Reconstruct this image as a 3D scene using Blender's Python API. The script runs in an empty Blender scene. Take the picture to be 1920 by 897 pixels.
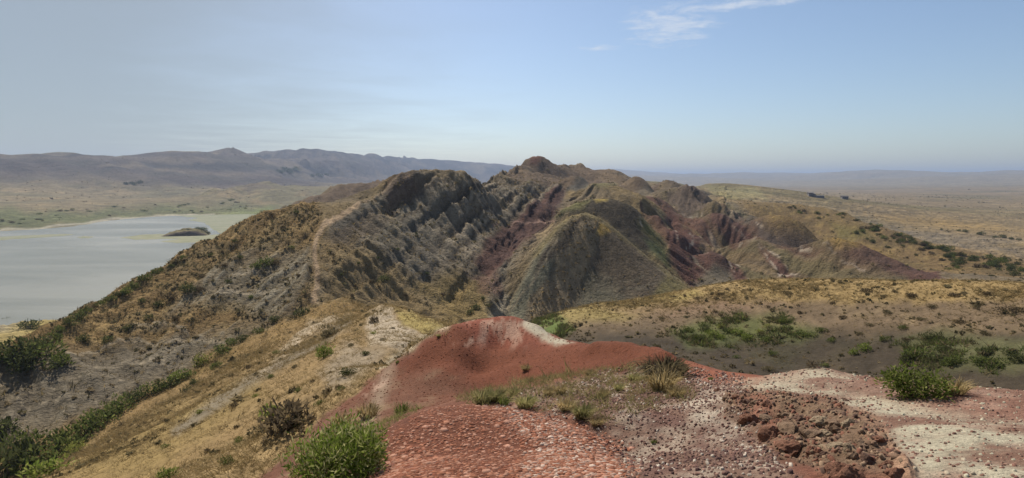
import bpy, math, random
import numpy as np
from mathutils import Vector, Matrix

# ------------------------------------------------------------------ camera, sky, sun, exposure
scene = bpy.context.scene
F_PX, CX, CY, HORIZON = 1150.0, 960.0, 448.5, 335.0
PITCH = math.atan((CY - HORIZON) / F_PX)
CAM_Z = 60.0                                   # the lake lies at z = 5
LAKE_Z = 5.0
cam_data = bpy.data.cameras.new('camera')
cam = bpy.data.objects.new('camera', cam_data)
scene.collection.objects.link(cam)
cam_data.sensor_fit = 'HORIZONTAL'
cam_data.sensor_width = 36.0
cam_data.lens = F_PX / 1920.0 * 36.0
cam_data.clip_start = 0.05
cam_data.clip_end = 60000.0
cam.location = (0, 0, CAM_Z)
cam.rotation_euler = (math.pi / 2 - PITCH, 0, 0)
scene.camera = cam

SUN_EL, SUN_AZ = math.radians(48), math.radians(-26)      # azimuth from +Y (view direction) towards +X
sun_dir = Vector((math.sin(SUN_AZ) * math.cos(SUN_EL), math.cos(SUN_AZ) * math.cos(SUN_EL), math.sin(SUN_EL)))
sd = bpy.data.lights.new('sun', 'SUN')
sd.energy = 5.0
sd.angle = math.radians(0.6)
sd.color = (1.0, 0.92, 0.80)
sun = bpy.data.objects.new('sun', sd)
scene.collection.objects.link(sun)
sun.rotation_euler = (-sun_dir).to_track_quat('-Z', 'Y').to_euler()

world = bpy.data.worlds.new('World')
scene.world = world
world.use_nodes = True
wt = world.node_tree
wt.nodes.clear()
def wn(t, **kw):
    n = wt.nodes.new(t)
    for k, v in kw.items():
        setattr(n, k, v)
    return n
w_out = wn('ShaderNodeOutputWorld')
w_bg = wn('ShaderNodeBackground')
w_sky = wn('ShaderNodeTexSky', sky_type='NISHITA')
w_sky.sun_disc = False
w_sky.sun_elevation = SUN_EL
w_sky.sun_rotation = SUN_AZ
w_sky.altitude = 600
w_sky.air_density = 1.0
w_sky.dust_density = 1.3
w_sky.ozone_density = 2.5
w_bg.inputs['Strength'].default_value = 0.095
def wmath(op, a, b=None, c=None):
    n = wn('ShaderNodeMath', operation=op)
    for i, v in enumerate((a, b, c)):
        if v is None: continue
        if isinstance(v, (int, float)): n.inputs[i].default_value = v
        else: wt.links.new(v, n.inputs[i])
    return n.outputs[0]
w_tc = wn('ShaderNodeTexCoord')
w_sep = wn('ShaderNodeSeparateXYZ')
wt.links.new(w_tc.outputs['Generated'], w_sep.inputs[0])
dx, dy, dz = w_sep.outputs
zc = wmath('MAXIMUM', dz, 0.02)
cpx, cpy = wmath('DIVIDE', dx, zc), wmath('DIVIDE', dy, zc)      # where the view ray meets a flat cloud deck
w_comb = wn('ShaderNodeCombineXYZ')
wt.links.new(cpx, w_comb.inputs[0]); wt.links.new(cpy, w_comb.inputs[1])
def wnoise(scale, detail, rough, vec, dist=0.0):
    n = wn('ShaderNodeTexNoise')
    n.inputs['Scale'].default_value = scale
    n.inputs['Detail'].default_value = detail
    n.inputs['Roughness'].default_value = rough
    n.inputs['Distortion'].default_value = dist
    wt.links.new(vec, n.inputs['Vector'])
    return n.outputs['Fac']
def wramp(v, a, b):
    n = wn('ShaderNodeMapRange', interpolation_type='SMOOTHSTEP')
    wt.links.new(v, n.inputs[0])
    n.inputs[1].default_value = a; n.inputs[2].default_value = b
    return n.outputs[0]
CLOUD_NODES = {}
# a small torn cloud
def blob(cx, cy, rx, ry, rot):
    ca, sa = math.cos(rot), math.sin(rot)
    ux = wmath('SUBTRACT', cpx, cx); uy = wmath('SUBTRACT', cpy, cy)
    a = wmath('ADD', wmath('MULTIPLY', ux, ca / rx), wmath('MULTIPLY', uy, sa / rx))
    b = wmath('ADD', wmath('MULTIPLY', ux, -sa / ry), wmath('MULTIPLY', uy, ca / ry))
    r2 = wmath('ADD', wmath('MULTIPLY', a, a), wmath('MULTIPLY', b, b))
    return wmath('SUBTRACT', 1.0, wmath('SQRT', r2))
b1 = blob(1.04, 4.2, 0.36, 0.72, -0.25)
b2 = blob(1.30, 3.66, 0.55, 0.16, -0.5)
b3 = blob(0.66, 4.84, 0.22, 0.14, -0.2)
bl = wmath('MAXIMUM', wmath('MAXIMUM', b1, b2), wmath('SUBTRACT', b3, 0.12))
n_c = wnoise(4.5, 9, 0.66, w_comb.outputs[0], 0.6)
n_f = wnoise(11.0, 6, 0.7, w_comb.outputs[0], 0.3)
dens = wmath('ADD', wmath('MULTIPLY', bl, 0.75), wmath('ADD', wmath('MULTIPLY', wmath('SUBTRACT', n_c, 0.5), 2.2), wmath('MULTIPLY', wmath('SUBTRACT', n_f, 0.5), 0.8)))
cl_mask = wmath('MULTIPLY', wramp(dens, 0.0, 0.9), wmath('MULTIPLY', wramp(bl, -0.35, 0.25), 0.6))
# thin grey-white veil of high cloud over the lake side of the sky
az = wmath('ARCTAN2', dx, dy)
n_v = wnoise(0.55, 6, 0.55, w_comb.outputs[0], 0.4)
veil = wmath('MULTIPLY', wramp(wmath('ADD', az, wmath('MULTIPLY', wmath('SUBTRACT', n_v, 0.5), 0.35)), 0.05, -0.62), 0.72)
veil = wmath('ADD', veil, 0.06)
w_m1 = wn('ShaderNodeMix', data_type='RGBA'); w_m2 = wn('ShaderNodeMix', data_type='RGBA')
wt.links.new(veil, w_m1.inputs['Factor'])
wt.links.new(w_sky.outputs[0], w_m1.inputs['A'])
w_m1.inputs['B'].default_value = (2.75, 3.15, 3.4, 1)
wt.links.new(cl_mask, w_m2.inputs['Factor'])
wt.links.new(w_m1.outputs['Result'], w_m2.inputs['A'])
w_m2.inputs['B'].default_value = (6.6, 6.9, 7.4, 1)
wt.links.new(w_m2.outputs['Result'], w_bg.inputs['Color'])
wt.links.new(w_bg.outputs[0], w_out.inputs['Surface'])

scene.view_settings.view_transform = 'Standard'
scene.view_settings.look = 'None'
scene.view_settings.exposure = 0.28
scene.view_settings.gamma = 1.0
scene.cycles.max_bounces = 5
scene.cycles.diffuse_bounces = 2
scene.cycles.volume_bounces = 0
scene.cycles.transparent_max_bounces = 8

# ------------------------------------------------------------------ numeric helpers
rng = np.random.default_rng(7)
random.seed(7)
TABLES = [np.random.default_rng(100 + i).random((256, 256)).astype(np.float32) for i in range(8)]

def vnoise(x, y, k=0):
    """smooth value noise, -1..1"""
    T = TABLES[k % 8]
    xi = np.floor(x); yi = np.floor(y)
    fx = (x - xi).astype(np.float32); fy = (y - yi).astype(np.float32)
    fx = fx * fx * fx * (fx * (fx * 6 - 15) + 10); fy = fy * fy * fy * (fy * (fy * 6 - 15) + 10)
    ix = xi.astype(np.int64) & 255; iy = yi.astype(np.int64) & 255
    jx = (ix + 1) & 255; jy = (iy + 1) & 255
    a = T[ix, iy] * (1 - fx) + T[jx, iy] * fx
    b = T[ix, jy] * (1 - fx) + T[jx, jy] * fx
    return (a * (1 - fy) + b * fy) * 2 - 1

def fbm(x, y, size, octaves=4, gain=0.5, k=0):
    out = 0; amp = 1.0; tot = 0
    c, s = math.cos(0.6), math.sin(0.6)
    px, py = x / size + 17.3 * k, y / size - 9.1 * k
    for o in range(octaves):
        out = out + amp * vnoise(px, py, k + o)
        tot += amp
        amp *= gain
        px, py = (px * c - py * s) * 2.03 + 5.1, (px * s + py * c) * 2.03 - 3.7
    return out / tot

def sstep(a, b, v):
    t = np.clip((v - a) / (b - a), 0, 1)
    return t * t * (3 - 2 * t)

CP, SP = math.cos(PITCH), math.sin(PITCH)
def pix_dir(px, py):
    """azimuth and tangent of elevation of a photograph pixel"""
    ax = (px - CX) / F_PX; ay = (CY - py) / F_PX
    Y = CP + ay * SP; Z = -SP + ay * CP
    return math.atan2(ax, Y), Z / math.hypot(ax, Y)

def project(x, y, z):
    """world position relative to the camera -> photograph pixel"""
    f = np.maximum(y * CP - z * SP, 1e-3)
    u = y * SP + z * CP
    return CX + F_PX * x / f, CY - F_PX * u / f

# ------------------------------------------------------------------ the lie of the land
# crest, valley and slope lines: (photo x, photo y, metres from the camera); 'back' adds the hidden slope behind a crest
PTS = []                                       # (azimuth, ln distance, z / distance)
def add(azm, d, z):
    PTS.append((azm, math.log(d), z / d))
def line(pts, back=None, step=0.035):
    pol = []
    for (px, py, d) in pts:
        a, t = pix_dir(px, py)
        pol.append((a, math.log(d), t))
    out = []
    for (p, q) in zip(pol, pol[1:]):
        n = max(1, int(math.hypot(q[0] - p[0], q[1] - p[1]) / step))
        for i in range(n):
            s = i / n
            out.append(tuple(p[j] * (1 - s) + q[j] * s for j in range(3)))
    out.append(pol[-1])
    # spread the line's ends sideways out of the frame
    for e in (out[0], out[-1]):
        if abs(e[0]) > 0.6:
            sg = 1 if e[0] > 0 else -1
            for da in (0.12, 0.3, 0.5):
                out.append((e[0] + sg * da, e[1], e[2]))
    PTS.extend(out)
    if back:
        k, drop = back
        for (a, v, t) in out[::2]:
            d = math.exp(v)
            add(a, d * k, t * d - drop)
def pt(px, py, d):
    a, t = pix_dir(px, py); PTS.append((a, math.log(d), t))
def ptz(px, d, z):
    a, _ = pix_dir(px, 448); add(a, d, z)
def plane_d(px, py, z):
    _, t = pix_dir(px, py); return z / t

# under the camera
for a in np.linspace(-1.1, 1.1, 9):
    add(a, 0.5, -1.62); add(a, 1.2, -1.64)
    add(a, 2.2, -1.66 - 0.25 * max(0, -a))
# foreground ground
line([(760, 897, 3.35), (870, 897, 3.4), (1000, 897, 3.4), (1180, 897, 3.3), (1400, 897, 3.3), (1650, 897, 3.3), (1920, 897, 3.4)])
line([(690, 850, 4.5), (720, 812, 5.0), (780, 779, 5.45), (870, 763, 5.7), (960, 770, 5.7), (1060, 795, 5.4), (1140, 830, 5.0), (1190, 870, 4.3)], back=(1.10, 0.30))
line([(800, 850, 4.2), (950, 850, 4.2), (1080, 860, 4.0)])
line([(880, 752, 7.3), (950, 745, 7.4), (1030, 755, 7.0), (1100, 790, 6.2)])
line([(1000, 720, 8.6), (1100, 710, 8.8), (1180, 712, 8.8), (1240, 700, 9.2)])
line([(1180, 780, 6.2), (1280, 770, 6.3), (1340, 745, 6.9)])
line([(1250, 850, 4.25), (1360, 850, 4.2), (1440, 870, 3.8)])
line([(1370, 775, 5.9), (1430, 820, 5.0), (1500, 855, 4.25), (1560, 885, 3.65)])                     # foot of the bank
line([(1380, 738, 6.5), (1480, 750, 6.3), (1580, 775, 5.6), (1640, 815, 4.75), (1690, 870, 3.9)])    # lip of the bank
line([(1600, 745, 6.6), (1750, 780, 5.7), (1900, 800, 5.2)])
line([(1250, 690, 9.6), (1300, 698, 9.4), (1370, 706, 9.2), (1440, 711, 9.0), (1490, 702, 8.8), (1535, 690, 8.5), (1590, 703, 8.3), (1720, 716, 7.8), (1900, 730, 7.3)], back=(1.35, 1.1))
# red crest and red dome
line([(1110, 645, 16.0), (1180, 643, 15.2), (1235, 652, 14.2), (1275, 672, 13.0), (1330, 692, 11.4), (1400, 706, 10.3)], back=(1.3, 2.4))
line([(850, 612, 21.0), (880, 604, 21.9), (930, 599, 22.6), (975, 601, 22.6), (1020, 618, 21.2), (1055, 636, 19.2), (1085, 645, 17.2)], back=(1.25, 3.2))
line([(860, 650, 19.4), (930, 655, 20.2), (1010, 655, 18.6), (1090, 662, 16.0), (1180, 660, 14.7)])
line([(840, 690, 18.2), (900, 698, 18.6), (1000, 692, 17.0), (1100, 682, 15.0), (1180, 675, 14.1)])
line([(880, 742, 16.8), (960, 733, 16.0), (1050, 712, 14.6), (1140, 697, 13.6), (1220, 687, 12.8)])
line([(850, 611, 21.2), (780, 650, 20.8), (700, 712, 19.8), (640, 760, 18.6), (560, 833, 16.6), (490, 897, 14.6), (440, 950, 13.2)], back=(1.14, 1.2))
line([(790, 690, 19.0), (760, 720, 18.2), (690, 770, 16.4), (610, 840, 13.6), (540, 900, 11.0)])
line([(740, 785, 10.5), (640, 830, 8.8), (570, 880, 7.6)])
line([(560, 897, 5.9), (640, 890, 4.4), (660, 850, 5.4)])
# grassy slope falling to the gully
line([(420, 897, 19), (250, 897, 30), (110, 897, 52)])
line([(540, 800, 22), (430, 800, 32), (330, 800, 50), (240, 800, 76)])
line([(640, 700, 27), (540, 700, 46), (440, 700, 80)])
line([(760, 640, 40), (690, 630, 55), (600, 630, 80), (520, 640, 98)])
line([(845, 618, 62), (790, 592, 72), (745, 576, 78), (715, 574, 80), (680, 590, 80)], back=(1.2, 4.5))
line([(650, 598, 92), (610, 588, 108), (585, 578, 118)])
# gully below the grassy slope
line([(-60, 960, 78), (60, 885, 88), (200, 772, 99), (330, 712, 105), (420, 652, 111), (500, 615, 115), (570, 590, 118)])
# spur with the path down to the lake shore
line([(-60, 672, 118), (0, 650, 125), (60, 626, 132), (100, 612, 138), (200, 560, 149), (280, 515, 157), (370, 460, 166), (430, 430, 172), (490, 402, 178), (560, 384, 180)], back=(1.14, 8.0))
line([(560, 384, 180), (610, 381, 185), (660, 376, 190), (700, 366, 193), (730, 343, 199), (758, 329, 204), (800, 330, 207), (840, 326, 211), (880, 331, 220), (893, 340, 226), (905, 350, 236)], back=(1.2, 17))
line([(588, 560, 124), (590, 520, 134), (592, 480, 146), (596, 450, 155), (608, 427, 162), (640, 406, 171), (690, 388, 182)])
line([(150, 700, 112), (250, 655, 120), (380, 620, 122)])
line([(300, 580, 133), (420, 540, 137), (520, 500, 143)])
line([(430, 470, 160), (520, 440, 163), (570, 420, 167)])
# back slope down to the water and flat shore
for px in (-500, -250, 0, 60, 120, 200, 300, 380):
    ptz(px, 215, -49.5 if px < 250 else -47)
for px in (-500, -250, 0, 60, 120):
    ptz(px, 262, -53.2); ptz(px, 292, -54.4)
for px, d in ((200, 300), (300, 360), (400, 480), (460, 700)):
    ptz(px, d, -54.6)
for px, d, z in ((480, 280, -36), (480, 420, -48), (520, 520, -50), (560, 650, -48), (600, 480, -46)):
    ptz(px, d, z)
# lake bed
for px in (-500, -250, 0, 100, 200):
    for d in (330, 420, 560, 720):
        ptz(px, d, -57.5)
for px, d in ((300, 450), (300, 600), (380, 580), (380, 700), (300, 760), (400, 820)):
    ptz(px, d, -56.8)
# far shore
for px, py in ((-500, 432), (-250, 432), (0, 431), (80, 426), (160, 415), (250, 407), (330, 403), (410, 401), (470, 400)):
    ptz(px, plane_d(px, py, -55.0), -54.3)
# right face of the path ridge, gully floor
line([(905, 600, 138), (930, 585, 147), (945, 562, 155), (940, 535, 162), (958, 500, 173), (1000, 452, 195), (1028, 428, 214)])
line([(640, 560, 128), (720, 560, 137), (800, 570, 142), (870, 590, 141)])
line([(650, 470, 151), (740, 480, 158), (820, 500, 163), (895, 522, 164)])
line([(740, 400, 188), (800, 400, 192), (850, 410, 196), (890, 440, 194), (915, 480, 182)])
line([(935, 400, 226), (950, 440, 210), (960, 470, 194)])
line([(905, 350, 240), (945, 352, 265), (1000, 340, 300), (1042, 343, 320)])
line([(1000, 385, 268), (1035, 360, 300), (1052, 372, 292)])
line([(1028, 428, 214), (1058, 396, 250), (1075, 372, 300)])
for px, d, z in ((720, 104, -23.5), (800, 104, -26), (880, 95, -28.5), (940, 95, -29.5), (940, 62, -22), (1000, 95, -28.5), (860, 36, -13), (940, 36, -13.5), (1010, 36, -13.5)):
    ptz(px, d, z)
# pyramid hill
line([(952, 590, 150), (978, 530, 157), (1005, 478, 163), (1040, 430, 170), (1068, 406, 175)])
line([(1068, 406, 175), (1095, 400, 178), (1120, 408, 178), (1150, 428, 180), (1190, 462, 178), (1240, 500, 175), (1292, 537, 172)], back=(1.1, 8.0))
line([(1116, 412, 175), (1124, 450, 169), (1108, 500, 162), (1085, 545, 156), (1062, 590, 150)])
line([(1075, 415, 172), (1040, 480, 162), (1010, 540, 155), (985, 590, 149)])
line([(1160, 470, 168), (1190, 520, 161), (1215, 555, 156)])
line([(955, 603, 146), (1000, 606, 146), (1060, 600, 149)])
for px, d, z in ((1150, 138, -33), (1240, 142, -33.5), (1350, 148, -33), (1080, 122, -31)):
    ptz(px, d, z)
for px, d, z in ((1070, 200, -18), (1110, 202, -19), (1170, 202, -21), (1230, 200, -26)):
    ptz(px, d, z)
# second hill behind it
line([(1045, 402, 213), (1070, 387, 218), (1100, 375, 223), (1150, 375, 227), (1190, 392, 227), (1215, 420, 223), (1240, 460, 217)], back=(1.1, 7))
line([(1075, 352, 300), (1110, 358, 285), (1160, 366, 278), (1210, 385, 270), (1235, 405, 262)])
line([(1085, 346, 340), (1110, 346, 340), (1150, 352, 330)], back=(1.1, 5))
# striped spurs
line([(1215, 400, 268), (1245, 430, 256), (1258, 462, 244)])
line([(1275, 445, 250), (1300, 480, 236), (1330, 505, 226), (1370, 528, 216)], back=(1.08, 3))
line([(1290, 500, 219), (1300, 530, 204), (1370, 535, 203)])
line([(1250, 380, 320), (1300, 420, 296), (1330, 425, 290), (1380, 432, 284), (1410, 455, 272)], back=(1.08, 4))
line([(1380, 405, 335), (1420, 423, 322)], back=(1.07, 3))
line([(1400, 425, 305), (1450, 425, 296), (1490, 437, 288), (1515, 453, 282), (1535, 470, 277)], back=(1.09, 8))
line([(1380, 460, 254), (1430, 472, 248), (1500, 474, 244), (1560, 472, 242), (1620, 490, 236)], back=(1.07, 5))
line([(1620, 490, 236), (1680, 508, 230), (1760, 522, 222)])
line([(1420, 500, 232), (1520, 515, 225), (1640, 524, 217)])
line([(1400, 535, 205), (1600, 540, 200), (1750, 545, 195)])
line([(1240, 362, 370), (1265, 357, 365), (1295, 364, 357), (1322, 392, 342)], back=(1.1, 6))
line([(1330, 400, 336), (1380, 385, 390), (1350, 372, 460)])
# central ridge
line([(915, 347, 262), (930, 343, 285), (945, 338, 310), (960, 334, 335), (985, 333, 345), (1010, 335, 345), (1040, 339, 350), (1070, 342, 365)])
line([(950, 335, 355), (985, 328, 385), (1020, 333, 385), (1050, 338, 390)])
line([(950, 346, 280), (980, 342, 300), (960, 356, 255)])
line([(905, 347, 250), (940, 333, 340), (968, 322, 430), (985, 314, 470), (1000, 309, 490), (1012, 315, 492), (1030, 306, 505), (1048, 311, 510), (1062, 305, 515), (1072, 312, 516), (1086, 306, 522), (1098, 314, 525), (1130, 323, 545), (1160, 331, 570), (1185, 342, 600)], back=(1.2, 30))
line([(965, 338, 375), (1010, 331, 435), (1060, 334, 455), (1110, 340, 470)])
line([(1060, 345, 420), (1120, 345, 440), (1180, 350, 460), (1230, 352, 480)])
line([(1170, 337, 700), (1190, 336, 740), (1215, 345, 720), (1250, 346, 780), (1270, 343, 820), (1290, 350, 800), (1330, 347, 1000), (1352, 350, 1000)], back=(1.15, 12))
line([(1240, 352, 560), (1330, 362, 620), (1400, 366, 700)])
for px, d, z in ((960, 700, -40), (1060, 800, -42), (1140, 900, -45), (860, 420, -45), (780, 420, -45)):
    ptz(px, d, z)
# rounded hill beyond the ridge, lake side
line([(535, 392, 300), (575, 372, 330), (620, 352, 350), (655, 346, 360), (690, 350, 355), (705, 340, 380), (760, 338, 390)], back=(1.2, 22))
# ochre hill with bushes
line([(1370, 374, 480), (1440, 383, 440), (1500, 384, 420), (1570, 397, 398), (1650, 425, 366), (1750, 460, 335), (1850, 481, 318), (1920, 491, 308)], back=(1.2, 18))
line([(1420, 415, 370), (1500, 430, 356), (1600, 450, 336), (1700, 478, 312)])
line([(1560, 474, 312), (1640, 486, 302), (1740, 502, 288), (1840, 512, 270), (1920, 519, 255)])
for px, d, z in ((1500, 128, -29), (1700, 128, -27), (1920, 130, -25), (1600, 175, -30), (1800, 175, -28), (1960, 175, -26)):
    ptz(px, d, z)
# meadow hill
line([(1000, 612, 88), (1060, 582, 85), (1120, 570, 82), (1200, 562, 80), (1290, 541, 81), (1360, 530, 81), (1440, 524, 81), (1600, 524, 80), (1760, 527, 78), (1920, 530, 76)], back=(1.2, 6))
line([(1020, 640, 66), (1150, 610, 69), (1300, 590, 71), (1500, 580, 72), (1700, 580, 70), (1920, 585, 68)])
line([(1100, 660, 54), (1250, 655, 60), (1400, 650, 63), (1600, 650, 62), (1780, 655, 60), (1920, 665, 58)])
line([(1320, 690, 54), (1500, 700, 56), (1700, 715, 54), (1920, 730, 52)])
for px in (1100, 1300, 1500, 1700, 1920, 2200):
    ptz(px, 41, -17.0); ptz(px, 24, -10.2)
# plains and far ranges
for px, py, z in ((1450, 372, -35), (1600, 385, -46), (1750, 420, -46), (1920, 450, -46), (2300, 470, -46), (1450, 360, -42), (1600, 366, -50), (1750, 380, -50), (1920, 400, -50), (2300, 410, -50),
                  (1400, 352, -52), (1600, 354, -54), (1800, 358, -54), (1920, 362, -54), (2300, 366, -54)):
    ptz(px, plane_d(px, py, z), z)
line([(1120, 322, 12500), (1150, 318, 12500), (1190, 318, 12500), (1225, 322, 12500), (1250, 326, 12000), (1290, 328, 11000), (1400, 326, 10000), (1600, 322, 9000), (1750, 321, 8200), (1920, 325, 7600)], back=(1.4, 150), step=0.05)
line([(1140, 333, 8200), (1250, 336, 7600), (1400, 335, 7000), (1600, 335, 6300), (1750, 333, 5600), (1920, 336, 5200)], step=0.05)
line([(1150, 342, 5500), (1300, 346, 5000), (1600, 348, 4300), (1920, 352, 3800)], step=0.05)
for px, py, z in ((0, 400, -46), (150, 390, -46), (300, 385, -47), (450, 380, -47), (-300, 400, -46), (0, 372, -36), (200, 368, -38), (400, 368, -42), (540, 365, -46), (-300, 370, -34), (600, 352, -46), (700, 345, -46)):
    ptz(px, plane_d(px, py, z), z)
line([(0, 350, 1850), (150, 347, 1900), (300, 340, 2050), (480, 332, 2300), (530, 334, 2600), (620, 336, 3000), (720, 336, 3900), (830, 333, 5200)], step=0.05)
line([(380, 366, 1450), (430, 352, 1550), (470, 349, 1600), (512, 341, 1650), (525, 349, 1660), (600, 350, 1700)], back=(1.08, 7), step=0.05)
line([(0, 318, 2250), (200, 316, 2350), (420, 305, 2600), (480, 312, 2700), (580, 305, 3400), (660, 310, 3700), (760, 318, 4800)], step=0.05)
line([(0, 287, 2700), (60, 290, 2700), (120, 288, 2720), (180, 293, 2740), (240, 291, 2780), (320, 284, 2850), (380, 288, 2950), (402, 288, 3000), (420, 281, 3030), (430, 278, 3050), (440, 280, 3060), (452, 287, 3090), (472, 297, 3150)], back=(1.2, 90), step=0.02)
line([(480, 292, 3900), (520, 286, 3950), (585, 281, 4000), (610, 286, 4100), (640, 286, 4300), (660, 291, 4500), (720, 297, 5200), (780, 303, 6200), (850, 312, 7600), (900, 315, 8600), (950, 318, 9600), (1010, 322, 10500)], back=(1.25, 120), step=0.05)
for a in np.linspace(-1.1, 1.1, 9):
    add(a, 18000, -120); add(a, 26000, -150)

P = np.array(PTS)
SOFT = 0.010
def fit(P):
    n = len(P)
    D = np.sqrt((P[:, None, 0] - P[None, :, 0]) ** 2 + (P[:, None, 1] - P[None, :, 1]) ** 2 + SOFT ** 2)
    A = np.zeros((n + 3, n + 3))
    A[:n, :n] = -D + np.eye(n) * 2e-4 * -1.0
    A[:n, n:] = np.c_[np.ones(n), P[:, 0], P[:, 1]]
    A[n:, :n] = A[:n, n:].T
    return np.linalg.lstsq(A, np.r_[P[:, 2], 0, 0, 0], rcond=None)[0]
W = fit(P)

# polar sheet round the standing point: fine where the land is seen, coarse elsewhere, closed behind
half = math.radians(47)
az_f = np.linspace(-half, half, 1110)
az_c = np.concatenate([half + (2 * math.pi - 2 * half) * np.linspace(0, 1, 72)[1:-1]])
AZ = np.concatenate([az_f, az_c]); NF = len(az_f); NC = len(AZ)
def seg(a, b, n):
    return np.exp(np.linspace(math.log(a), math.log(b), n, endpoint=False))
RR = np.concatenate([seg(0.4, 3, 24), seg(3, 24, 190), seg(24, 50, 55), seg(50, 120, 85), seg(120, 300, 250), seg(300, 700, 90), seg(700, 13000, 172), seg(13000, 26000, 8), [26000.0]])
NR = len(RR)
LV = np.log(RR)
n = len(P)
E = np.zeros((NR, NF))
du2 = (az_f[:, None] - P[None, :, 0]) ** 2 + SOFT ** 2
for i in range(NR):
    Dm = np.sqrt(du2 + (LV[i] - P[:, 1])[None, :] ** 2)
    E[i] = -(Dm @ W[:n]) + W[n] + W[n + 1] * az_f + W[n + 2] * LV[i]
Zb = E * RR[:, None]
Zfull = np.zeros((NR, NC))
Zfull[:, :NF] = Zb
s = ((az_c - half) / (2 * math.pi - 2 * half))[None, :]
s = s * s * (3 - 2 * s)
Zfull[:, NF:] = Zb[:, -1:] * (1 - s) + Zb[:, :1] * s
X = RR[:, None] * np.sin(AZ)[None, :]
Y = RR[:, None] * np.cos(AZ)[None, :]
Z = Zfull
RD = np.broadcast_to(RR[:, None], Z.shape)
AZM = np.broadcast_to(AZ[None, :], Z.shape)
PX, PY = project(X, Y, Z)
front = np.cos(AZM) > 0.3
PX = np.where(front, PX, -99999)

# ------------------------------------------------------------------ erosion, ledges, lumps
dZr = np.gradient(Z, axis=0) / np.gradient(RR)[:, None]
Zw = np.concatenate([Z[:, -1:], Z, Z[:, :1]], axis=1)
AZu = np.unwrap(np.concatenate([[AZ[-1] - 2 * math.pi], AZ, [AZ[0] + 2 * math.pi]]))
dZa = (Zw[:, 2:] - Zw[:, :-2]) / (AZu[2:] - AZu[:-2])[None, :] / RR[:, None]
GX = dZr * np.sin(AZM) + dZa * np.cos(AZM)
GY = dZr * np.cos(AZM) - dZa * np.sin(AZM)
SL = np.hypot(GX, GY)
J1 = fbm(PX, PY, 46.0, 3, 0.55, 2)
J2 = fbm(PX, PY, 46.0, 3, 0.55, 5)
JX, JY = PX + 13 * J1, PY + 9 * J2
def pip_dist(poly, qx, qy):
    """signed distance in photo pixels, positive inside"""
    inside = np.zeros(qx.shape, bool); dist = np.full(qx.shape, 1e9)
    m = len(poly)
    for i in range(m):
        x0, y0 = poly[i]; x1, y1 = poly[(i + 1) % m]
        ex, ey = x1 - x0, y1 - y0
        t = np.clip(((qx - x0) * ex + (qy - y0) * ey) / (ex * ex + ey * ey + 1e-9), 0, 1)
        dist = np.minimum(dist, np.hypot(qx - x0 - t * ex, qy - y0 - t * ey))
        c = (y0 > qy) != (y1 > qy)
        if y1 != y0:
            inside ^= c & (qx < (x1 - x0) * (qy - y0) / (y1 - y0) + x0)
    return np.where(inside, dist, -dist)
def line_dist(pl, qx, qy):
    dist = np.full(qx.shape, 1e9)
    for (x0, y0), (x1, y1) in zip(pl, pl[1:]):
        ex, ey = x1 - x0, y1 - y0
        t = np.clip(((qx - x0) * ex + (qy - y0) * ey) / (ex * ex + ey * ey + 1e-9), 0, 1)
        dist = np.minimum(dist, np.hypot(qx - x0 - t * ex, qy - y0 - t * ey))
    return dist
def rows_between(d0, d1):
    return slice(int(np.searchsorted(RR, d0)), int(np.searchsorted(RR, d1)))
def area(poly, d0, d1, soft=8.0, jit=1.0):
    """weight of a patch outlined on the photograph, on land between two distances"""
    sl = rows_between(d0, d1)
    out = np.zeros(Z.shape, np.float32)
    xs = [p[0] for p in poly]; ys = [p[1] for p in poly]
    qx = PX[sl] + jit * (JX[sl] - PX[sl]); qy = PY[sl] + jit * (JY[sl] - PY[sl])
    m = (qx > min(xs) - soft) & (qx < max(xs) + soft) & (qy > min(ys) - soft) & (qy < max(ys) + soft)
    if m.any():
        v = np.zeros(qx.shape, np.float32)
        v[m] = sstep(-soft, soft, pip_dist(poly, qx[m], qy[m]))
        out[sl] = v
    return out
def trail(pl, width, d0, d1, soft=3.0, jit=0.4):
    sl = rows_between(d0, d1)
    out = np.zeros(Z.shape, np.float32)
    xs = [p[0] for p in pl]; ys = [p[1] for p in pl]; w = width + soft
    qx = PX[sl] + jit * (JX[sl] - PX[sl]); qy = PY[sl] + jit * (JY[sl] - PY[sl])
    m = (qx > min(xs) - w) & (qx < max(xs) + w) & (qy > min(ys) - w) & (qy < max(ys) + w)
    if m.any():
        v = np.zeros(qx.shape, np.float32)
        v[m] = 1 - sstep(width - soft, width + soft, line_dist(pl, qx[m], qy[m]))
        out[sl] = v
    return out

def gullies(sl, c, k, freq=1.6):
    """rills that run straight down the slope"""
    x, y = X[sl] / c, Y[sl] / c
    g = SL[sl] + 1e-6
    tx, ty = -GY[sl] / g, GX[sl] / g
    ix, iy = np.floor(x), np.floor(y)
    T1, T2, T3 = TABLES[k % 8], TABLES[(k + 1) % 8], TABLES[(k + 2) % 8]
    sc = np.zeros(x.shape); ss = np.zeros(x.shape); sw = np.zeros(x.shape) + 1e-9
    for oi in (-1, 0, 1):
        for oj in (-1, 0, 1):
            a = (ix + oi).astype(np.int64); b = (iy + oj).astype(np.int64)
            rx = x - (a + T1[a & 255, b & 255]); ry = y - (b + T2[a & 255, b & 255])
            w = np.exp(-2.2 * (rx * rx + ry * ry))
            ph = 2 * math.pi * (freq * (rx * tx + ry * ty) + T3[a & 255, b & 255])
            sc += w * np.cos(ph); ss += w * np.sin(ph); sw += w
    mag = np.hypot(sc, ss) + 1e-9
    return sc / mag * np.minimum(1, mag / sw * 2.2)

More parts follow.
